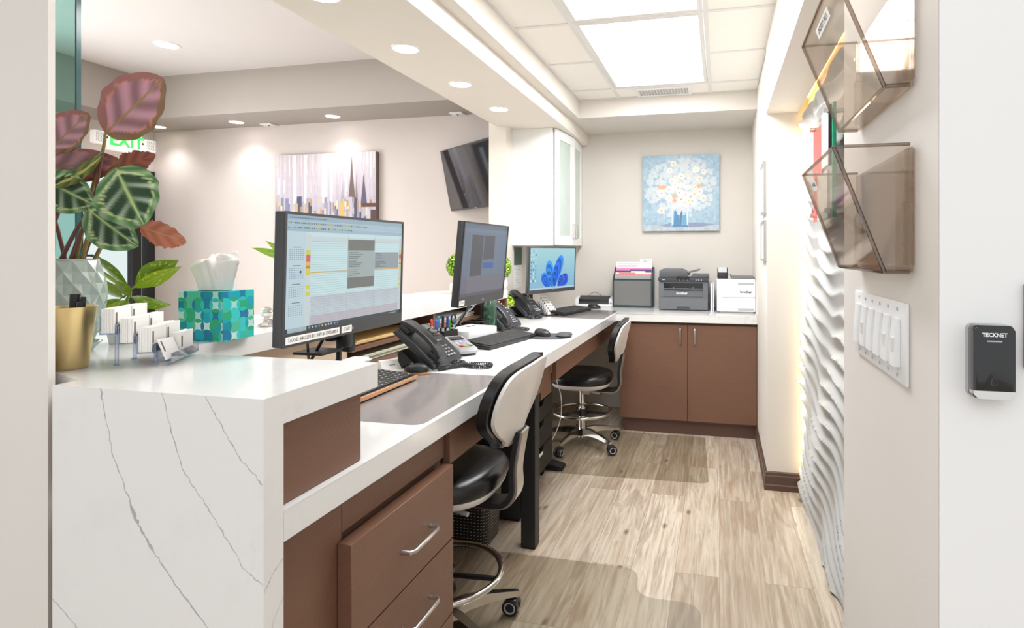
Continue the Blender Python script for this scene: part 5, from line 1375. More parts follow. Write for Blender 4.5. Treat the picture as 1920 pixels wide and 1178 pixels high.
def tf(u, v):
    a = 2 * PI * u
    fold = 0.009 * math.sin(3 * a + 1.5 + 1.2 * v) + 0.007 * math.sin(5 * a + 4 * v) + 0.0045 * math.sin(11 * a + 7 * v)
    top = 0.080 + 0.014 * math.sin(a + 1.2) + 0.012 * math.sin(3 * a + 0.9) + 0.006 * math.sin(7 * a)
    if v < 0.72:
        w = v / 0.72; r = 0.044 + 0.014 * w ** 2 + fold * (0.35 + w); z = top * w
    else:
        w = (v - 0.72) / 0.28; r = (0.058 + fold * 1.35) * (1 - w); z = top + (0.101 - top) * w ** 0.8 + 0.010 * math.sin(5 * a + 6 * w) * (1 - w) * w * 3
    return (1.12 * r * math.cos(a) + 0.008 * v, 0.62 * r * math.sin(a), z + 0.001)
mb.grid(64, 22, tf)
mb.build('sheet', W['tissue'], t2, ang=60)
# acrylic business card tiers
t = thing('card_display', 'clear acrylic tiered business card stand at the front of the raised counter', 'card holder', (-1.252, 1.07, ZT), rad(118))
tiers = []   # local: +x right along tier, -y towards the viewer
Wd = 0.15
for k in range(4):
    yk = 0.062 - 0.034 * k; zk = 0.072 - 0.0215 * k
    tiers.append((yk, zk))
    mb = MB(); mb.box(-Wd / 2, yk - 0.016, zk, Wd / 2, yk - 0.0145, zk + 0.020); mb.box(-Wd / 2, yk + 0.0145, zk, Wd / 2, yk + 0.016, zk + 0.040); mb.box(-Wd / 2, yk - 0.0144, zk, Wd / 2, yk + 0.0144, zk + 0.0015)
    mb.build('tray', W['acrylic'], t)
    for x in (-Wd / 2, Wd / 2):
        MB().tube([(x, yk - 0.0155, zk + 0.021), (x, yk - 0.0155, zk + 0.001), (x, yk + 0.0155, zk + 0.001), (x, yk + 0.0155, zk + 0.040)], 0.0013, 6).build('tray_edge', W['acrylic_edge'], t)
for x, y, z in ((-0.04, 0.062, 0.0715), (0.04, 0.062, 0.0715), (-0.02, -0.004, 0.029), (0.045, -0.004, 0.029)):
    MB().cyl((x, y, 0.0), (x, y, z), 0.004, seg=12).cyl((x, y, 0), (x, y, 0.003), 0.0065, seg=12).build('leg', W['acrylic_edge'], t)
ordn = ['rear', 'second', 'third', 'front']
for k, (yk, zk) in enumerate(tiers):
    for s, nm in ((-1, 'left'), (1, 'right')):
        full = not (k == 3 and s == -1)
        q = thing('business_cards', '%s white business cards in the %s half of the acrylic stand\'s %s tier' % ('stacked' if full else 'few leaning', nm, ordn[k]), 'business cards', (-1.252, 1.07, ZT), rad(118), 'business cards in the acrylic stand')
        rr = random.Random(k * 2 + s); mb = MB(); x0, x1 = (-0.0735, -0.002) if s < 0 else (0.002, 0.0735)
        if full:
            n = 12 if k < 3 else 9
            for c in range(n):
                y = yk + 0.0138 - c * 0.0021; dz = rr.uniform(-0.001, 0.001); mb.box(x0 + rr.uniform(0, .001), y - 0.0017, zk + 0.0025, x1, y, zk + 0.055 + dz)
            yf = yk + 0.0138 - n * 0.0021
            mb.build('cards', W['paper'], q)
            MB().box(x0 + 0.004, yf - 0.0004, zk + 0.022, x0 + 0.010, yf + 0.0001, zk + 0.047).build('printed_mark', mat('dull_brown_ink', (120, 104, 98), 0.7), q)
        else:
            M = Matrix.Translation((0, yk - 0.008, zk + 0.0028)) @ Matrix.Rotation(rad(-22), 4, 'X') @ Matrix.Rotation(rad(3), 4, 'Y')
            mb = MB(M)
            for c in range(3): mb.box(x0, c * 0.0012, 0, x1, c * 0.0012 + 0.001, 0.048)
            mb.build('cards', W['paper'], q)
            MB(M).box(x0 + 0.004, -0.0005, 0.018, x0 + 0.010, -0.0001, 0.043).build('printed_mark', mat('dull_brown_ink', (120, 104, 98), 0.7), q)
# gold cup with black pens
cx, cy = -1.36, 0.96
t = thing('gold_cup', 'tapered brushed gold metal cup at the left end of the raised counter', 'cup', (cx, cy, ZT))
MB().lathe([(0, 0), (0.032, 0), (0.0335, 0.003), (0.0475, 0.128), (0.0487, 0.132), (0.046, 0.132), (0.0445, 0.126), (0.032, 0.006), (0, 0.005)], seg=48).build('cup', W['gold'], t)
t_ = MB().sphere((-0.012, -0.043, 0.085), 0.005, 12, 8).build('rivet', W['gold'], t)
for k, (dx, dy, h, lb) in enumerate(((0.004, 0.010, 0.158, 'thick black marker standing upright in the gold cup'), (0.021, 0.015, 0.152, 'black pen with a tapered clip standing in the gold cup'), (0.033, -0.002, 0.142, 'short black pen leaning on the right rim of the gold cup'))):
    q = thing('pen', lb, 'pen', (cx, cy, ZT), 0, 'black pens in the gold cup')
    b = Vector((dx * 0.5, dy * 0.5, 0.0056)); e = Vector((dx, dy, h))
    r = (0.0095, 0.006, 0.006)[k]; d = (e - b).normalized()
    mb = MB(); mb.cyl(b, b + d * (h * 0.72), r * 0.8, seg=14); mb.build('barrel', W['black_gloss'], q)
    mb = MB(); mb.cyl(b + d * (h * 0.72), e, r, r * (1 if k == 0 else 0.75), seg=14)
    mb.build('cap', W['black'], q)
# cut crystal ornament
t = thing('crystal_ornament', 'small faceted crystal ball ornament on the ledge beside the nearest screen', 'ornament', (-1.475, 1.645, ZT))
MB().lathe([(0, 0), (0.024, 0), (0.0285, 0.006), (0.025, 0.014), (0.016, 0.022), (0.010, 0.025), (0, 0.0255)], seg=9).build('base', W['crystal'], t, smooth=False)
mb = MB(); mb.sphere((0, 0, 0.0455), 0.0205, 9, 6); mb.build('ball', W['crystal'], t, smooth=False)

# ------------------------------------------------------------------ foliage
def leaf(mbt, mbb, base, tip, side, W_, cup=0.0, droop=0.0, shape='round', cft=None, cfb=None, nu=30, nv=24, seed=0, rag=0.0):
    """two skins: upper face mbt and under face mbb; side = direction of the leaf's width"""
    base = Vector(base); tip = Vector(tip); ax = tip - base; L = ax.length; d = ax.normalized()
    s = Vector(side); s = (s - d * s.dot(d)).normalized(); n = d.cross(s)
    rr = random.Random(seed); jit = [rr.uniform(0, 1) for _ in range(64)]
    def prof(u):
        if shape == 'round': return max(0.0, math.sin(PI * min(1, u ** 0.9))) ** 0.62
        return max(0.0, math.sin(PI * u ** 0.9)) ** 1.05
    def P(u, v, off):
        w = prof(u) * W_ / 2 * (1 - rag * jit[int(u * 40) % 64] * abs(v) ** 4)
        x = (v) * w
        h = cup * abs(v) ** 1.4 * w * 2 - droop * L * (u * u) + 0.022 * W_ * abs(v) * math.sin(u * 25 - abs(v) * 7.5) * prof(u) * (1 if shape == 'round' else 0.4)
        p = base + d * (u * L) + s * x + n * (h + off)
        return tuple(p)
    mbt.grid(nu, nv, lambda u, v: P(u, 2 * v - 1, 0.0003), cfn=lambda u, v: cft(u, 2 * v - 1))
    mbb.grid(nu, nv, lambda u, v: P(u, 2 * v - 1, -0.0003), cfn=lambda u, v: cfb(u, 2 * v - 1), flip=True)
def mixc(a, b, t):
    t = max(0, min(1, t)); return tuple(x + (y - x) * t for x, y in zip(a, b))
def calathea_top(u, v):
    a = abs(v); r = math.hypot((u - 0.5) * 1.9, a)
    st = math.sin(25 * (u - a * 0.30) + (0.9 if v > 0 else 0.0))
    c = mixc((30, 64, 38), (222, 232, 216), max(0, st - 0.12) * 1.05 * (0.5 + 0.5 * a))
    jag = 0.03 * math.sin(70 * (u + a)) + 0.02 * math.sin(137 * u)
    if 0.74 < r + jag < 0.86: c = mixc((206, 222, 152), c, abs(r + jag - 0.80) * 13)
    if r + jag >= 0.86: c = mixc((66, 118, 68), (140, 172, 130), 0.5 + 0.5 * st)
    if a < 0.022: c = (186, 206, 140)
    elif a < 0.10 and r < 0.70: c = mixc((112, 150, 84), c, (a - 0.022) / 0.1)
    return c
def calathea_under(u, v):
    a = abs(v); r = math.hypot((u - 0.5) * 1.9, a)
    st = 0.5 + 0.5 * math.sin(21 * (u - a * 0.32))
    c = mixc((138, 98, 106), (196, 146, 164), st)
    jag = 0.03 * math.sin(50 * (u + a))
    if 0.76 < r + jag < 0.82: c = mixc((206, 134, 112), c, 0.25)
    if r + jag >= 0.82: c = mixc((128, 98, 66), (158, 102, 102), 0.5 + 0.5 * v)
    if a < 0.022: c = (150, 126, 76)
    return c
def olive_top(u, v):
    a = abs(v); st = 0.5 + 0.5 * math.sin(26 * (u - a * 0.3)); c = mixc((62, 74, 22), (112, 124, 30), st)
    if 0.48 < a < 0.6: c = (194, 190, 96)
    return c
def red_under(u, v):
    st = 0.5 + 0.5 * math.sin(24 * (u - abs(v) * 0.3)); c = mixc((150, 82, 80), (178, 104, 92), st)
    if abs(v) < 0.05: c = (160, 110, 84)
    return c
def salmon_under(u, v):
    st = 0.5 + 0.5 * math.sin(20 * (u - abs(v) * 0.3)); c = mixc((190, 116, 88), (212, 142, 110), st)
    return (208, 160, 122) if abs(v) < 0.05 else c

PX, PY = -1.588, 1.118       # pot axis
t = thing('potted_calathea', 'tall leafy plant with round dark green and purple leaves in a faceted grey green pot', 'potted plant', (PX, PY, ZT))
# faceted pot: rows of raised diamond points
mb = MB(); NS = 13; prof = [(0.047, 0.012), (0.0565, 0.038), (0.065, 0.064), (0.0715, 0.090), (0.0765, 0.117), (0.079, 0.144), (0.0765, 0.171), (0.0705, 0.199), (0.0625, 0.229)]
rows = []
for k, (r, z) in enumerate(prof):
    rows.append([(r * math.cos(2 * PI * (i + 0.5 * (k % 2)) / NS), r * math.sin(2 * PI * (i + 0.5 * (k % 2)) / NS), z) for i in range(NS)])
def facet(quad):
    c = sum((Vector(q) for q in quad), Vector()) / len(quad); nn = Vector((c.x, c.y, 0)).normalized(); c = c + nn * -0.0045
    vs = [mb.v(q) for q in quad]; cv = mb.v(c)
    mids = [mb.v((Vector(quad[i]) + Vector(quad[(i + 1) % len(quad)])) / 2 + nn * 0.0006) for i in range(len(quad))]
    n = len(quad)
    for i in range(n): mb.f([vs[i], mids[i], cv]); mb.f([mids[i], vs[(i + 1) % n], cv])
for k in range(len(rows) - 2):
    for i in range(NS):
        A = rows[k]; B = rows[k + 1]; C = rows[k + 2]
        j = 0 if k % 2 == 0 else 1
        facet([A[i], B[(i + j) % NS], C[i], B[(i - 1 + j) % NS]])
for i in range(NS):
    mb.poly([rows[0][i], rows[0][(i + 1) % NS], rows[1][i]])
    k = len(rows) - 1; mb.poly([rows[k][i], rows[k][(i + 1) % NS], rows[k - 1][(i + 1) % NS if k % 2 else i]])
mb.lathe([(0.0622, 0.228), (0.0625, 0.232), (0.057, 0.232), (0.055, 0.21), (0, 0.209)], seg=40); mb.lathe([(0, 0.011), (0.0465, 0.0115)], seg=40)
bmesh.ops.remove_doubles(mb.bm, verts=mb.bm.verts[:], dist=0.0005)
mb.build('faceted_pot', W['pot_faceted'], t, smooth=False)
MB().lathe([(0, 0.217), (0.04, 0.216), (0.0545, 0.2105)], seg=28).build('soil', W['soil'], t)
MB().lathe([(0, 0), (0.048, 0), (0.066, 0.020), (0.0685, 0.0215), (0.065, 0.0225), (0.049, 0.0105), (0, 0.0102)], seg=44).build('saucer', W['pot_faceted'], t)
O = Vector((PX, PY, ZT))
def add_leaf(base, tip, side, Wd, cft, cfb, bend, cup=0.10, droop=0.06, stem='stem_purple', seed=0, root=(0, 0), rag=0.0):
    a, b = MB(), MB(); b = a
    leaf(a, a, Vector(base) - O, Vector(tip) - O, side, Wd, cup, droop, 'round', cft, cfb, seed=seed, rag=rag)
    lf = a.build('leaf', W['leafcol'], t, ang=70, fix=False)
    p0 = Vector((root[0], root[1], 0.21)); p2 = Vector(base) - O; p1 = Vector(bend) - O
    pts = catmull([tuple(p0), tuple(p0.lerp(p1, 0.55) + Vector((0, 0, 0.01))), tuple(p1), tuple(p2)], 6, False)
    st = MB().tube(pts, [0.0052 - 0.0022 * i / (len(pts) - 1) for i in range(len(pts))], 8).build('petiole', W[stem], lf)
    return lf
# the two skins share a mesh; colours tell the faces apart.  normals: first skin looks along d x s
CAM = Vector((0.0, -0.3, 0.1))
add_leaf((-1.469, 1.119, 1.630), (-1.322, 1.150, 1.764), (-0.7, -0.2, 0.7), 0.15, calathea_under, calathea_top, (-1.476, 1.118, 1.585), 0.06, -0.04, 'stem_olive', 1, (0.02, 0.0))
add_leaf((-1.590, 1.080, 1.585), (-1.512, 1.108, 1.682), (-0.6, -0.1, 0.6), 0.10, calathea_under, calathea_top, (-1.60, 1.10, 1.50), 0.1, 0.05, 'stem_purple', 2, (-0.02, -0.02))
add_leaf((-1.625, 1.085, 1.545), (-1.438, 1.126, 1.560), (0.1, -0.3, 0.9), 0.085, calathea_under, calathea_top, (-1.62, 1.10, 1.46), 0.08, 0.06, 'stem_purple', 3, (-0.03, 0.02))
add_leaf((-1.447, 1.096, 1.578), (-1.590, 1.068, 1.505), (0.3, -0.5, -0.8), 0.075, olive_top, calathea_under, (-1.50, 1.11, 1.45), -0.2, 0.05, 'stem_purple', 4, (0.01, -0.03))
add_leaf((-1.535, 1.190, 1.552), (-1.425, 1.212, 1.592), (-0.2, -0.3, 0.8), 0.062, red_under, calathea_top, (-1.54, 1.18, 1.48), 0.1, 0.0, 'stem_purple', 5, (0.0, 0.03), 0.25)
add_leaf((-1.372, 1.070, 1.534), (-1.310, 1.080, 1.402), (0.85, 0.2, 0.40), 0.158, calathea_top, calathea_under, (-1.455, 1.11, 1.52), 0.05, 0.05, 'stem_olive', 6, (0.04, 0.0))
add_leaf((-1.585, 1.070, 1.512), (-1.475, 1.092, 1.452), (0.5, 0.1, 0.85), 0.105, calathea_top, calathea_under, (-1.59, 1.10, 1.45), 0.12, 0.1, 'stem_purple', 7, (-0.02, -0.04))
add_leaf((-1.480, 1.086, 1.444), (-1.366, 1.108, 1.352), (0.62, 0.1, 0.75), 0.108, calathea_top, calathea_under, (-1.51, 1.11, 1.42), 0.12, 0.08, 'stem_purple', 8, (0.03, -0.02))
add_leaf((-1.462, 1.200, 1.405), (-1.345, 1.228, 1.365), (0.3, -0.2, 0.9), 0.075, salmon_under, calathea_top, (-1.52, 1.17, 1.38), 0.08, 0.0, 'stem_olive', 9, (0.035, 0.03), 0.22)

# spotted laurel in a small pot behind
def aucuba_top(seed):
    rr = random.Random(seed); sp = [(rr.uniform(0.08, 0.95), rr.uniform(-0.85, 0.85), rr.uniform(0.02, 0.05)) for _ in range(46)]
    hue = rr.choice([(190, 222, 50), (156, 200, 44), (206, 232, 60)])
    def fn(u, v):
        c = mixc(hue, tuple(x * 0.72 for x in hue), 0.4 + 0.6 * math.sin(u * 18 + abs(v) * 6) ** 2 * 0.5)
        for a, b, r in sp:
            if (u - a) ** 2 + (0.35 * (v - b)) ** 2 < r * r * 0.16: return (244, 240, 130)
        if abs(v) < 0.06: return (178, 204, 80)
        return c
    return fn
AX, AY = -1.60, 1.262
t = thing('potted_laurel', 'bright green laurel with yellow speckled leaves behind the business card stand', 'potted plant', (AX, AY, ZT))
MB().lathe([(0, 0), (0.028, 0), (0.036, 0.05), (0.038, 0.055), (0.034, 0.055), (0.032, 0.045), (0, 0.044)], seg=28).build('pot', W['white_pl'], t)
MB().lathe([(0, 0.05), (0.02, 0.049), (0.0325, 0.0455)], seg=20).build('soil', W['soil'], t)
OA = Vector((AX, AY, ZT))
MB().tube(catmull([(0, 0, 0.046), (0.004, 0.003, 0.09), (0.012, 0.016, 0.14)], 5, False), 0.0035, 8).build('stem', W['stem_green'], t)
NODE = Vector((-1.588, 1.278, 1.232))
def lanceo(base, tip, side, Wd, seed, droop=0.05, cup=0.12):
    a = MB(); f = aucuba_top(seed)
    leaf(a, a, Vector(base) - OA, Vector(tip) - OA, side, Wd, cup, droop, 'lance', f, lambda u, v: tuple(x * 0.8 for x in f(u, v)), 26, 16, seed)
    l = a.build('leaf', W['leafcol'], t, ang=70, fix=False)
    MB().tube([NODE - OA, Vector(base) - OA], 0.0018, 6).build('petiole', W['stem_green'], l)
lanceo((-1.582, 1.285, 1.246), (-1.458, 1.31, 1.318), (-0.4, -0.3, 0.8), 0.066, 1, -0.03)
lanceo((-1.580, 1.280, 1.240), (-1.442, 1.30, 1.298), (-0.2, -0.5, 0.7), 0.040, 2, 0.02)
lanceo((-1.592, 1.275, 1.242), (-1.700, 1.262, 1.335), (0.5, -0.2, 0.6), 0.034, 3, 0.03)
lanceo((-1.594, 1.270, 1.234), (-1.690, 1.250, 1.300), (0.5, -0.4, 0.5), 0.026, 4, 0.02)
lanceo((-1.580, 1.272, 1.214), (-1.470, 1.285, 1.188), (0.1, -0.5, 0.8), 0.046, 5, 0.10)
lanceo((-1.600, 1.268, 1.212), (-1.660, 1.225, 1.262), (0.6, -0.2, 0.4), 0.05, 6, 0.0)
lanceo((-1.604, 1.262, 1.21), (-1.650, 1.23, 1.150), (0.8, 0.2, -0.2), 0.052, 7, 0.0)
lanceo((-1.585, 1.262, 1.208), (-1.618, 1.22, 1.135), (0.9, 0.1, 0.1), 0.058, 8, 0.0)
lanceo((-1.580, 1.262, 1.206), (-1.560, 1.215, 1.140), (0.9, 0.2, 0.1), 0.054, 9, 0.0)
lanceo((-1.586, 1.268, 1.216), (-1.585, 1.235, 1.262), (0.9, 0.1, 0.1), 0.044, 11, 0.0)
lanceo((-1.59, 1.262, 1.17), (-1.64, 1.215, 1.112), (0.6, -0.1, 0.5), 0.03, 12, 0.0)
# dark pot with pale green leaves behind the nearest screen
t = thing('potted_lily', 'pale green leafy plant in a dark slim pot behind the nearest screen', 'potted plant', (-1.545, 1.86, ZT))
MB().lathe([(0, 0), (0.048, 0), (0.052, 0.004), (0.056, 0.105), (0.052, 0.105), (0.05, 0.09), (0, 0.088)], seg=32).build('pot', W['black'], t)
MB().lathe([(0, 0.095), (0.03, 0.094), (0.0505, 0.0895)], seg=24).build('soil', W['soil'], t)
OL = Vector((-1.545, 1.86, ZT))
def lily_top(u, v): return (206, 222, 120) if abs(v) < 0.08 else mixc((150, 198, 56), (178, 214, 84), abs(math.sin(u * 9 + v * 3)))
for k, (b, e, s, w_) in enumerate((((0.0, -0.01, 0.21), (-0.095, -0.03, 0.292), (0.3, -0.2, 0.8), 0.034), ((-0.02, 0.0, 0.22), (-0.155, -0.03, 0.266), (0.2, -0.2, 0.8), 0.032), ((-0.04, 0.0, 0.25), (-0.03, -0.04, 0.17), (0.9, 0.1, 0.3), 0.04), ((0.02, 0.01, 0.22), (0.10, 0.02, 0.29), (-0.3, -0.2, 0.8), 0.05), ((0.01, 0.02, 0.21), (0.04, 0.08, 0.31), (0.9, -0.1, 0.1), 0.05))):
    a = MB(); leaf(a, a, b, e, s, w_, 0.12, 0.05, 'lance', lily_top, lily_top, 22, 12, k)
    l = a.build('leaf', W['leafcol'], t, ang=70, fix=False)
    MB().tube(catmull([(0.006 * k - 0.01, 0.004, 0.09), (b[0] * 0.6, b[1] * 0.6, 0.16), b], 5, False), 0.0018, 6).build('petiole', W['stem_green'], l)
# topiary balls
def topiary(label, loc, ball_z, r):
    t = thing('topiary_ball', label, 'potted plant', loc, 0, 'clipped ball topiaries on the raised ledge')
    MB().lathe([(0, 0), (0.042, 0), (0.052, 0.01), (0.058, 0.035), (0.055, 0.058), (0.050, 0.066), (0.046, 0.066), (0.045, 0.058), (0, 0.056)], seg=36).build('pot', W['pot_cream'], t)
    MB().lathe([(0, 0.062), (0.03, 0.061), (0.0455, 0.0575)], seg=24).build('soil', W['soil'], t)
    MB().tube([(0, 0, 0.055), (0.004, 0, 0.09), (0, 0, ball_z)], 0.005, 8).build('trunk', W['twig'], t)
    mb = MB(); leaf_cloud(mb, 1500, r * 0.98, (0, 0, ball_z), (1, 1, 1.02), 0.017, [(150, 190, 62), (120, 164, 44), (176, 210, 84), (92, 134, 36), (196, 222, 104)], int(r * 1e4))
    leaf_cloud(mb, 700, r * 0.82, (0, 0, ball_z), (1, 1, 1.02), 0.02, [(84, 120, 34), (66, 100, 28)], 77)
    mb.build('foliage', W['topiary'], t, smooth=False, fix=False)
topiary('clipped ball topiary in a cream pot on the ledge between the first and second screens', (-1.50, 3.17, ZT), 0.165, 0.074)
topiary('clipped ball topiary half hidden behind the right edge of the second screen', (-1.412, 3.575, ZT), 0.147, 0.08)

# glass privacy pane at the end of the ledge
t = thing('glass_screen', 'teal edged glass pane rising from the raised counter behind the round leaved plant', 'glass panel', (-1.74, 1.25, 1.0903))
o = MB().box(-0.9, -0.006, 0.0, 0.0, 0.006, 1.595).build('glass_sheet', W['glass_teal'], t)
MB().box(0.0005, -0.006, 0.0, 0.006, 0.006, 1.595).build('polished_edge', W['glass_edge'], t)
# ------------------------------------------------------------------ stools
def stool(label, loc, rz, lift, base_rot, group):
    """user faces local -x, backrest on +x; lift raises the seat on the gas column"""
    t = thing('drafting_stool', label, 'stool', loc, rz, group)
    h = lift
    mb = MB(); mb.cyl((0, 0, 0.055), (0, 0, 0.125), 0.032, 0.026, seg=24); mb.cyl((0, 0, 0.125), (0, 0, 0.26), 0.0255, seg=24); mb.cyl((0, 0, 0.2605), (0, 0, 0.385 + h), 0.019, seg=20); mb.cyl((0, 0, 0.25), (0, 0, 0.2604), 0.029, seg=24)
    mb.build('gas_column', W['chrome'], t)
    for k in range(5):
        a = base_rot + 2 * PI * k / 5; M = Matrix.Rotation(a, 4, 'Z')
        mb = MB(M)
        prof = [(0.02, 0.118, 0.024, 0.05), (0.09, 0.122, 0.021, 0.04), (0.17, 0.112, 0.017, 0.03), (0.24, 0.096, 0.014, 0.022), (0.285, 0.084, 0.012, 0.018)]
        rings = []
        for x, z, w_, hh in prof: rings.append([mb.v((x, -w_, z - hh)), mb.v((x, w_, z - hh)), mb.v((x, w_ * 0.8, z)), mb.v((x, -w_ * 0.8, z))])
        for A, B in zip(rings, rings[1:]):
            for j in range(4): mb.f([A[j], A[(j + 1) % 4], B[(j + 1) % 4], B[j]])
        mb.f(rings[0]); mb.f(rings[-1])
        mb.cyl((0.275, 0, 0.03), (0.275, 0, 0.082), 0.006, seg=12)
        lg = mb.build('leg', W['chrome'], t)
        Mc = M @ Matrix.Translation((0.275, 0, 0)) @ Matrix.Rotation(1.1 + k * 1.3, 4, 'Z')
        mb = MB(Mc)
        for s in (-1, 1): mb.cyl((0.018, s * 0.006, 0.03), (0.018, s * 0.024, 0.03), 0.030, seg=26)
        mb.box(-0.008, -0.026, 0.034, 0.03, 0.026, 0.0625, bev=0.008, seg=2)
        tag(mb.build('caster', W['black'], lg), 'black caster')
        for s in (-1, 1):
            MB(Mc).tube([(0.018 + 0.019 * math.cos(2 * PI * i / 20), s * 0.0245, 0.03 + 0.019 * math.sin(2 * PI * i / 20)) for i in range(20)], 0.003, 6, closed=True).build('wheel_rim', W['lgrey'], lg)
    ring = [(0.2 * math.cos(2 * PI * k / 56), 0.2 * math.sin(2 * PI * k / 56), 0.232) for k in range(56)]
    MB().tube(ring, 0.0105, 10, closed=True).build('foot_ring', W['chrome'], t)
    mb = MB(); mb.lathe([(0.0295, 0.205), (0.040, 0.205), (0.040, 0.249), (0.0295, 0.249)], seg=24)
    for k in range(3):
        a = base_rot + 0.5 + 2 * PI * k / 3; mb.tube([(0.036 * math.cos(a), 0.036 * math.sin(a), 0.226), (0.19 * math.cos(a), 0.19 * math.sin(a), 0.232)], 0.009, 8)
    mb.build('ring_spokes', W['black'], t)
    # seat
    def se(a, n=2.7):
        c, s = math.cos(a), math.sin(a); return 1.0 / ((abs(c) ** n + abs(s) ** n) ** (1 / n))
    def ringv(mb, r, z, sx=1.0, sy=1.0, N=44, dip=0.0):
        return [mb.v((1.05 * sx * r * se(2 * PI * i / N) * math.cos(2 * PI * i / N), 1.05 * sy * r * se(2 * PI * i / N) * math.sin(2 * PI * i / N), z + dip * math.cos(2 * PI * i / N))) for i in range(N)]
    def stack(name, prof, m, sx, sy):
        mb = MB(); R_ = [ringv(mb, r, z, sx, sy) for r, z in prof]; N = 44
        for A, B in zip(R_, R_[1:]):
            for i in range(N): mb.f([A[i], A[(i + 1) % N], B[(i + 1) % N], B[i]])
        mb.f(R_[0][::-1]); mb.f(R_[-1]); return mb.build(name, m, t, ang=50)
    z0 = 0.392 + h
    stack('seat_shell', [(0.10, z0), (0.155, z0 + 0.004), (0.185, z0 + 0.018), (0.195, z0 + 0.036), (0.196, z0 + 0.042), (0.17, z0 + 0.042)], W['shell'], 1.0, 1.02)
    stack('seat_cushion', [(0.17, z0 + 0.0425), (0.200, z0 + 0.044), (0.208, z0 + 0.060), (0.207, z0 + 0.080), (0.198, z0 + 0.096), (0.175, z0 + 0.107), (0.14, z0 + 0.113), (0.09, z0 + 0.112), (0.04, z0 + 0.109)], W['vinyl'], 0.98, 1.0)
    mb = MB(); mb.box(-0.09, -0.07, z0 - 0.016, 0.10, 0.07, z0 - 0.0005, bev=0.004); mb.tube([(0.05, -0.07, z0 - 0.01), (0.09, -0.10, z0 - 0.014), (0.14, -0.11, z0 - 0.018)], 0.008, 8)
    mb.box(0.02, -0.115, z0 - 0.03, 0.075, -0.075, z0 - 0.004, bev=0.006)
    mb.build('tilt_mechanism', W['lgrey'], t)
    # curved bar carrying the back
    path = catmull([(0.09, 0, z0 - 0.012), (0.17, 0, z0 - 0.016), (0.232, 0, z0 - 0.010), (0.262, 0, z0 + 0.03), (0.262, 0, z0 + 0.10), (0.270, 0, z0 + 0.16), (0.284, 0, z0 + 0.235)], 6, False)
    def strap(mb, wid, off, th):
        prev = None; n = len(path)
        for i, p in enumerate(path):
            a = Vector(path[min(i + 1, n - 1)]) - Vector(path[max(i - 1, 0)]); a.normalize(); nn = Vector((a.z, 0, -a.x))
            c = Vector(p) + nn * off
            cur = [mb.v(c + Vector((0, s * wid, 0)) + nn * q) for s, q in ((-1, -th), (1, -th), (1, th), (-1, th))]
            if prev:
                for j in range(4): mb.f([prev[j], prev[(j + 1) % 4], cur[(j + 1) % 4], cur[j]])
            else: mb.f(cur)
            prev = cur
        mb.f(prev[::-1])
    mb = MB(); strap(mb, 0.044, 0.0, 0.008); bar = mb.build('back_bar', W['black'], t)
    mb = MB(); strap(mb, 0.034, 0.0125, 0.004); tag(mb.build('bar_cover', W['steel'], bar), 'silver grey cover strip')
    # back pad and its white shell
    zc = z0 + 0.330
    outl = catmull([(1.17 * y_, 1.1 * z_) for y_, z_ in [(0.0, 0.128), (0.12, 0.125), (0.185, 0.105), (0.215, 0.05), (0.205, -0.015), (0.15, -0.065), (0.085, -0.105), (0.045, -0.135), (0.0, -0.142), (-0.045, -0.135), (-0.085, -0.105), (-0.15, -0.065), (-0.205, -0.015), (-0.215, 0.05), (-0.185, 0.105), (-0.12, 0.125)]], 4)
    lean = 0.30
    def xf_pad(r, y, z, s):
        b = 0.012 * (1 - r ** 3); x = 0.284 + lean * z - 0.30 * y * y
        return x + (0.004 * (1 - r ** 4) - 0.008 if s > 0 else -0.040 - b)
    def xf_shell(r, y, z, s):
        x = 0.289 + lean * z - 0.30 * y * y
        ridge = 0.022 * math.exp(-(y / 0.06) ** 2) * max(0.0, min(1, (0.10 - z) / 0.2))
        return x + (-0.006 if s < 0 else 0.006 + 0.008 * (1 - r ** 4) + ridge * (1 - r ** 2))
    def shifted(f): return lambda r, y, z, s: f(r, y, z - zc, s)
    mb = MB(); mb.shellpad([(y, z + zc) for y, z in outl], shifted(xf_pad), 7); mb.build('back_pad', W['vinyl'], t, ang=60)
    mb = MB(); mb.shellpad([(y * 0.93, z * 0.93 + zc - 0.004) for y, z in outl], shifted(xf_shell), 7); mb.build('back_shell', W['shell'], t, ang=60)
    return t
stool('near drafting stool with black seat and white backed rest, raised beside the brown drawers', (-0.93, 1.835, 0.0025), rad(1), 0.118, rad(-28 - 1), 'drafting stools at the worktop')
stool('far drafting stool with black seat and white backed rest, standing lower at the far workstation', (-0.93, 3.91, 0.0025), rad(1), 0.012, rad(-36 - 1), 'drafting stools at the worktop')

# chair mats
def mat_obj(label, pts, r):
    o = MB().prism(rq(pts, r, 8), 0.0003, 0.0024, 'z').build('chair_mat', W['mat_clear']); tag(o, label, 'chair mat')
mat_obj('clear vinyl chair mat with a stepped lip under the near stool', [(-0.70, 1.05), (-0.065, 1.05), (-0.065, 2.235), (-0.325, 2.235), (-0.325, 2.43), (-1.25, 2.43), (-1.25, 1.60), (-0.70, 1.60)], 0.09)
mat_obj('clear vinyl chair mat under the far stool in front of the brown cabinet doors', [(-1.25, 3.36), (-0.06, 3.41), (-0.10, 4.255), (-1.25, 4.255)], 0.05)

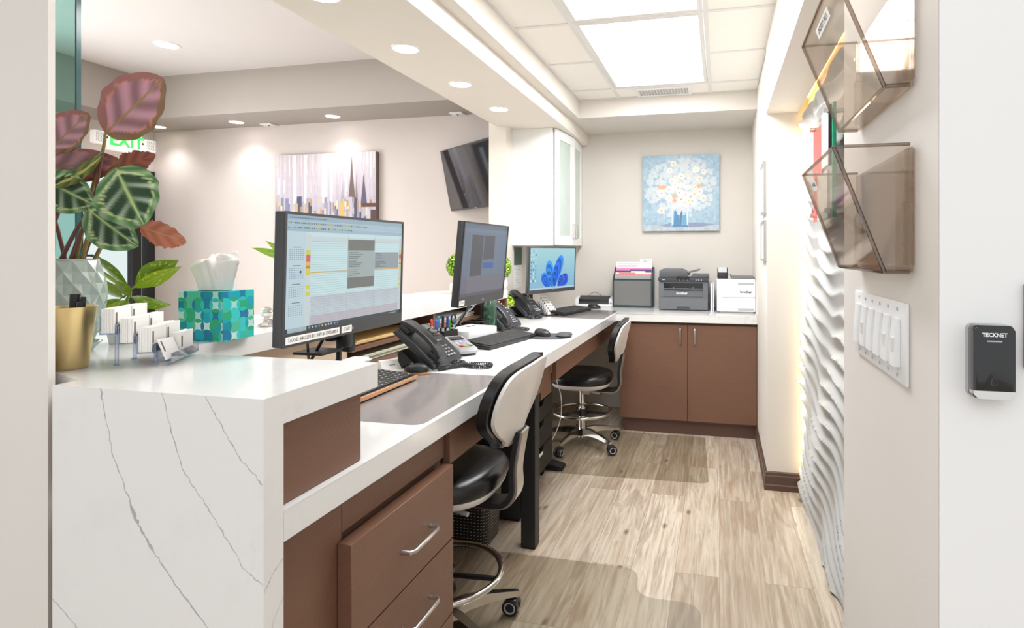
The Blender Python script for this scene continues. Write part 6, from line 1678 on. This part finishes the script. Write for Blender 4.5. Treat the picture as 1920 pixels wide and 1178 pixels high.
# black drawer pedestal on casters
t = thing('drawer_pedestal', 'black narrow drawer pedestal on casters between the two stools', 'drawer unit', (-0.985, 3.085, 0.0))
MB().box(-0.39, 0.0, 0.075, -0.019, 0.285, 0.625, bev=0.002, seg=1).build('carcass', W['black_matte'], t)
for z0, z1, slot in ((0.495, 0.605, 1), (0.378, 0.49, 1), (0.235, 0.373, 1), (0.085, 0.23, 1)):
    d = MB(); d.prism([(0.004, z0), (0.281, z0), (0.281, z1), (0.11, z1), (0.09, z1 - 0.028), (0.02, z1 - 0.028), (0.004, z1 - 0.028)], -0.018, 0.0, 'x'); d = d.build('drawer', W['black_matte'], t)
    MB().prism([(0.004, z1 - 0.0275), (0.089, z1 - 0.0275), (0.108, z1), (0.004, z1)], -0.0175, -0.014, 'x').build('finger_slot', W['black_gloss'], d)
    if z1 == 0.23: MB().box(0.0002, 0.01, z1 - 0.048, 0.001, 0.085, z1 - 0.030).build('paper_label', W['paper'], d)
for x, y in ((-0.34, 0.04), (-0.34, 0.245), (-0.06, 0.04), (-0.06, 0.245)):
    mb = MB(); mb.cyl((x, y - 0.012, 0.022), (x, y + 0.012, 0.022), 0.022, seg=20); mb.box(x - 0.015, y - 0.016, 0.036, x + 0.022, y + 0.016, 0.0745, bev=0.004)
    mb.build('caster', W['black'], t)
t = thing('foot_pedal', 'small black foot pedal on the floor beyond the black drawer pedestal', 'pedal', (-0.985, 3.45, 0.0026))
mb = MB(); mb.prism([(-0.07, 0.0), (0.05, 0.0), (0.05, 0.012), (-0.07, 0.012)], -0.05, 0.05, 'y', bev=0.003); mb.build('base', W['black'], t)
mb = MB(); mb.prism([(-0.065, 0.0125), (0.045, 0.0125), (0.045, 0.018), (-0.065, 0.045)], -0.043, 0.043, 'y', bev=0.003); mb.build('treadle', W['black_matte'], t)
# white charging lead and plug
t = thing('charger', 'white plug and lead hanging under the worktop beside the black drawer pedestal', 'charger', (-0.985, 3.40, 0.60))
mb = MB(); mb.box(-0.03, 0.0, 0.0, 0.012, 0.05, 0.055, bev=0.006); mb.build('plug', W['white_pl'], t)
MB().tube(catmull([(-0.005, 0.03, 0.056), (-0.005, 0.04, 0.12), (-0.02, 0.06, 0.18), (-0.09, 0.10, 0.224)], 8, False), 0.003, 8).build('flex', W['white_pl'], t)
MB().tube(catmull([(-0.01, 0.02, 0.0), (0.01, 0.03, -0.06), (0.035, 0.04, -0.17), (0.03, 0.03, -0.30), (-0.01, -0.005, -0.41), (-0.04, -0.01, -0.45)], 10, False), 0.003, 8).build('lead', W['white_pl'], t)
# waste basket with woven slots
t = thing('waste_basket', 'black woven plastic basket with white gaps under the worktop behind the near stool', 'basket', (-1.17, 2.515, 0.0026))
m, nt, out = newmat('woven_black_plastic')
b = node(nt, 'ShaderNodeBsdfPrincipled', i_Roughness=0.5); tc = node(nt, 'ShaderNodeTexCoord'); br = node(nt, 'ShaderNodeTexBrick', offset=0.0, i_Scale=1.0)
br.inputs['Color1'].default_value = lin((34, 32, 32)); br.inputs['Color2'].default_value = lin((30, 28, 28)); br.inputs['Mortar'].default_value = lin((34, 32, 32))
sp = node(nt, 'ShaderNodeSeparateXYZ'); nt.links.new(tc.outputs['Object'], sp.inputs[0])
ad = node(nt, 'ShaderNodeMath', operation='ADD'); nt.links.new(sp.outputs['X'], ad.inputs[0]); nt.links.new(sp.outputs['Y'], ad.inputs[1])
def saw(sock, period, frac):
    d_ = node(nt, 'ShaderNodeMath', operation='DIVIDE', i_1=period); nt.links.new(sock, d_.inputs[0])
    f_ = node(nt, 'ShaderNodeMath', operation='FRACT'); nt.links.new(d_.outputs[0], f_.inputs[0])
    g_ = node(nt, 'ShaderNodeMath', operation='LESS_THAN', i_1=frac); nt.links.new(f_.outputs[0], g_.inputs[0]); return g_.outputs[0]
mu = node(nt, 'ShaderNodeMath', operation='MULTIPLY'); nt.links.new(saw(ad.outputs[0], 0.0165, 0.45), mu.inputs[0]); nt.links.new(saw(sp.outputs['Z'], 0.0145, 0.16), mu.inputs[1])
mx = node(nt, 'ShaderNodeMix', data_type='RGBA'); mx.inputs[6].default_value = lin((32, 30, 30)); mx.inputs[7].default_value = lin((206, 198, 190)); nt.links.new(mu.outputs[0], mx.inputs[0])
nt.links.new(mx.outputs[2], b.inputs['Base Color']); nt.links.new(b.outputs[0], out.inputs[0])
mb = MB(); pr = []
for z, s in ((0.0, 0.88), (0.008, 0.9), (0.26, 1.0), (0.262, 1.0)):
    pr.append([mb.v((x * s, y * s, z)) for x, y in rrect(-0.165, -0.10, 0.165, 0.10, 0.04, 6)])
for z, s in ((0.262, 0.975), (0.01, 0.86)):
    pr.append([mb.v((x * s, y * s, z)) for x, y in rrect(-0.165, -0.10, 0.165, 0.10, 0.04, 6)])
for A, B in zip(pr, pr[1:]):
    n = len(A)
    for i in range(n): mb.f([A[i], A[(i + 1) % n], B[(i + 1) % n], B[i]])
mb.f(pr[0][::-1]); mb.f(pr[-1])
mb.build('woven_body', m, t)
mb = MB(); P = rrect(-0.167, -0.102, 0.167, 0.102, 0.04, 6); mb.tube([(x, y, 0.262) for x, y in P], 0.0055, 6, closed=True); mb.build('rim', W['black'], t)
# dark computer tower under the worktop
t = thing('computer_tower', 'black computer tower in the shadow behind the square desk post', 'computer', (-1.13, 2.80, 0.0))
mb = MB(); mb.box(-0.19, -0.085, 0.012, 0.17, 0.085, 0.40, bev=0.004); mb.box(-0.18, -0.075, 0, 0.16, -0.055, 0.012); mb.box(-0.18, 0.055, 0, 0.16, 0.075, 0.012); mb.build('case', W['black_matte'], t)
mb = MB(); mb.box(0.1705, -0.08, 0.02, 0.176, 0.08, 0.39, bev=0.002, seg=1); mb.build('front_panel', W['black'], t)

# ------------------------------------------------------------------ lamps, sky, camera
def area(name, loc, sx, sy, e, c=(1, 1, 1), rot=(0, 0, 0), spread=None):
    l = bpy.data.lights.new(name, 'AREA'); l.shape = 'RECTANGLE'; l.size = sx; l.size_y = sy; l.energy = e; l.color = c
    if spread: l.spread = spread
    o = bpy.data.objects.new(name, l); COL.objects.link(o); o.location = loc; o.rotation_euler = rot; return o
def spot(name, loc, e, ang, blend, c=(1, 0.97, 0.93), r=0.05, rot=(0, 0, 0)):
    l = bpy.data.lights.new(name, 'SPOT'); l.energy = e; l.spot_size = ang; l.spot_blend = blend; l.color = c; l.shadow_soft_size = r
    o = bpy.data.objects.new(name, l); COL.objects.link(o); o.location = loc; o.rotation_euler = rot; return o
LT = {'troffer': 25, 'beam': 8, 'left': 14, 'world': 1.03}
for y in (3.435, 2.235): area('troffer_lamp', (-0.40, y, ZC - 0.012), 0.55, 1.1, LT['troffer'], (0.97, 0.985, 1.0))
for y in (1.81, 2.37, 2.942, 3.513): spot('bulkhead_lamp', (-1.385, y, ZB - 0.02), LT['beam'], rad(120), 0.8, (1, 0.96, 0.91))
for x in (-3.377, -4.406, -5.31): spot('soffit_lamp', (x, 4.545, ZSL - 0.03), LT['left'], rad(120), 1.0, (0.99, 0.96, 0.97))
spot('ceiling_lamp', (-4.145, 3.617, ZCL - 0.03), 14, rad(150), 1.0, (1, 0.95, 0.93))
area('waiting_room_fill', (-3.3, 2.6, ZCL - 0.03), 2.6, 2.6, 28, (0.97, 0.97, 1.0))  # added soft fill to brighten the waiting room, no fixture there
area('waiting_room_daylight_fill', (-5.2, 2.4, 1.3), 1.6, 2.0, 88, (0.95, 0.97, 1.0), (0, rad(-90), 0))  # added area light inside the room, boosts daylight from the glass door side
area('niche_glow', (0.45, 2.35, 2.16), 0.03, 2.0, 0.7, (1, 0.80, 0.5), (0, rad(0), 0))
area('niche_edge_glow', (0.425, 3.404, 1.08), 0.06, 1.9, 3.2, (1, 0.88, 0.68), (rad(-90), 0, 0))
hl = area('hall_fill', (-0.2, -1.6, 2.9), 2.6, 2.0, 20, (0.96, 0.98, 1.0), (rad(28), 0, 0)); hl.data.specular_factor = 0.1  # unseen fill added behind the camera to lift the near walls
w = bpy.data.worlds.new('World'); SC.world = w; w.use_nodes = True
nt = w.node_tree; nt.nodes.clear(); o_ = nt.nodes.new('ShaderNodeOutputWorld'); bg = nt.nodes.new('ShaderNodeBackground')
bg.inputs[0].default_value = (0.965, 0.985, 1.0, 1); bg.inputs[1].default_value = LT['world']; nt.links.new(bg.outputs[0], o_.inputs[0])

cam = bpy.data.cameras.new('Camera'); co = bpy.data.objects.new('Camera', cam); COL.objects.link(co)
cam.sensor_width = 36.0; cam.sensor_fit = 'HORIZONTAL'; cam.lens = 36.0 * 1085.0 / 1920.0
cam.shift_x = (960 - 1099) / 1920.0; cam.shift_y = -(589 - 472) / 1920.0
cam.clip_start = 0.02; cam.clip_end = 60
co.location = (0, 0, 1.34); co.rotation_euler = (PI / 2, 0, math.atan(250.0 / 1085.0))
SC.camera = co
SC.view_settings.view_transform = 'Standard'; SC.view_settings.look = 'None'; SC.view_settings.exposure = 0.0; SC.view_settings.gamma = 1.0
SC.cycles.use_denoising = True
SC.cycles.max_bounces = 10; SC.cycles.transparent_max_bounces = 24; SC.cycles.diffuse_bounces = 5; SC.cycles.glossy_bounces = 4
SC.cycles.sample_clamp_indirect = 8.0; SC.cycles.caustics_reflective = False; SC.cycles.caustics_refractive = False
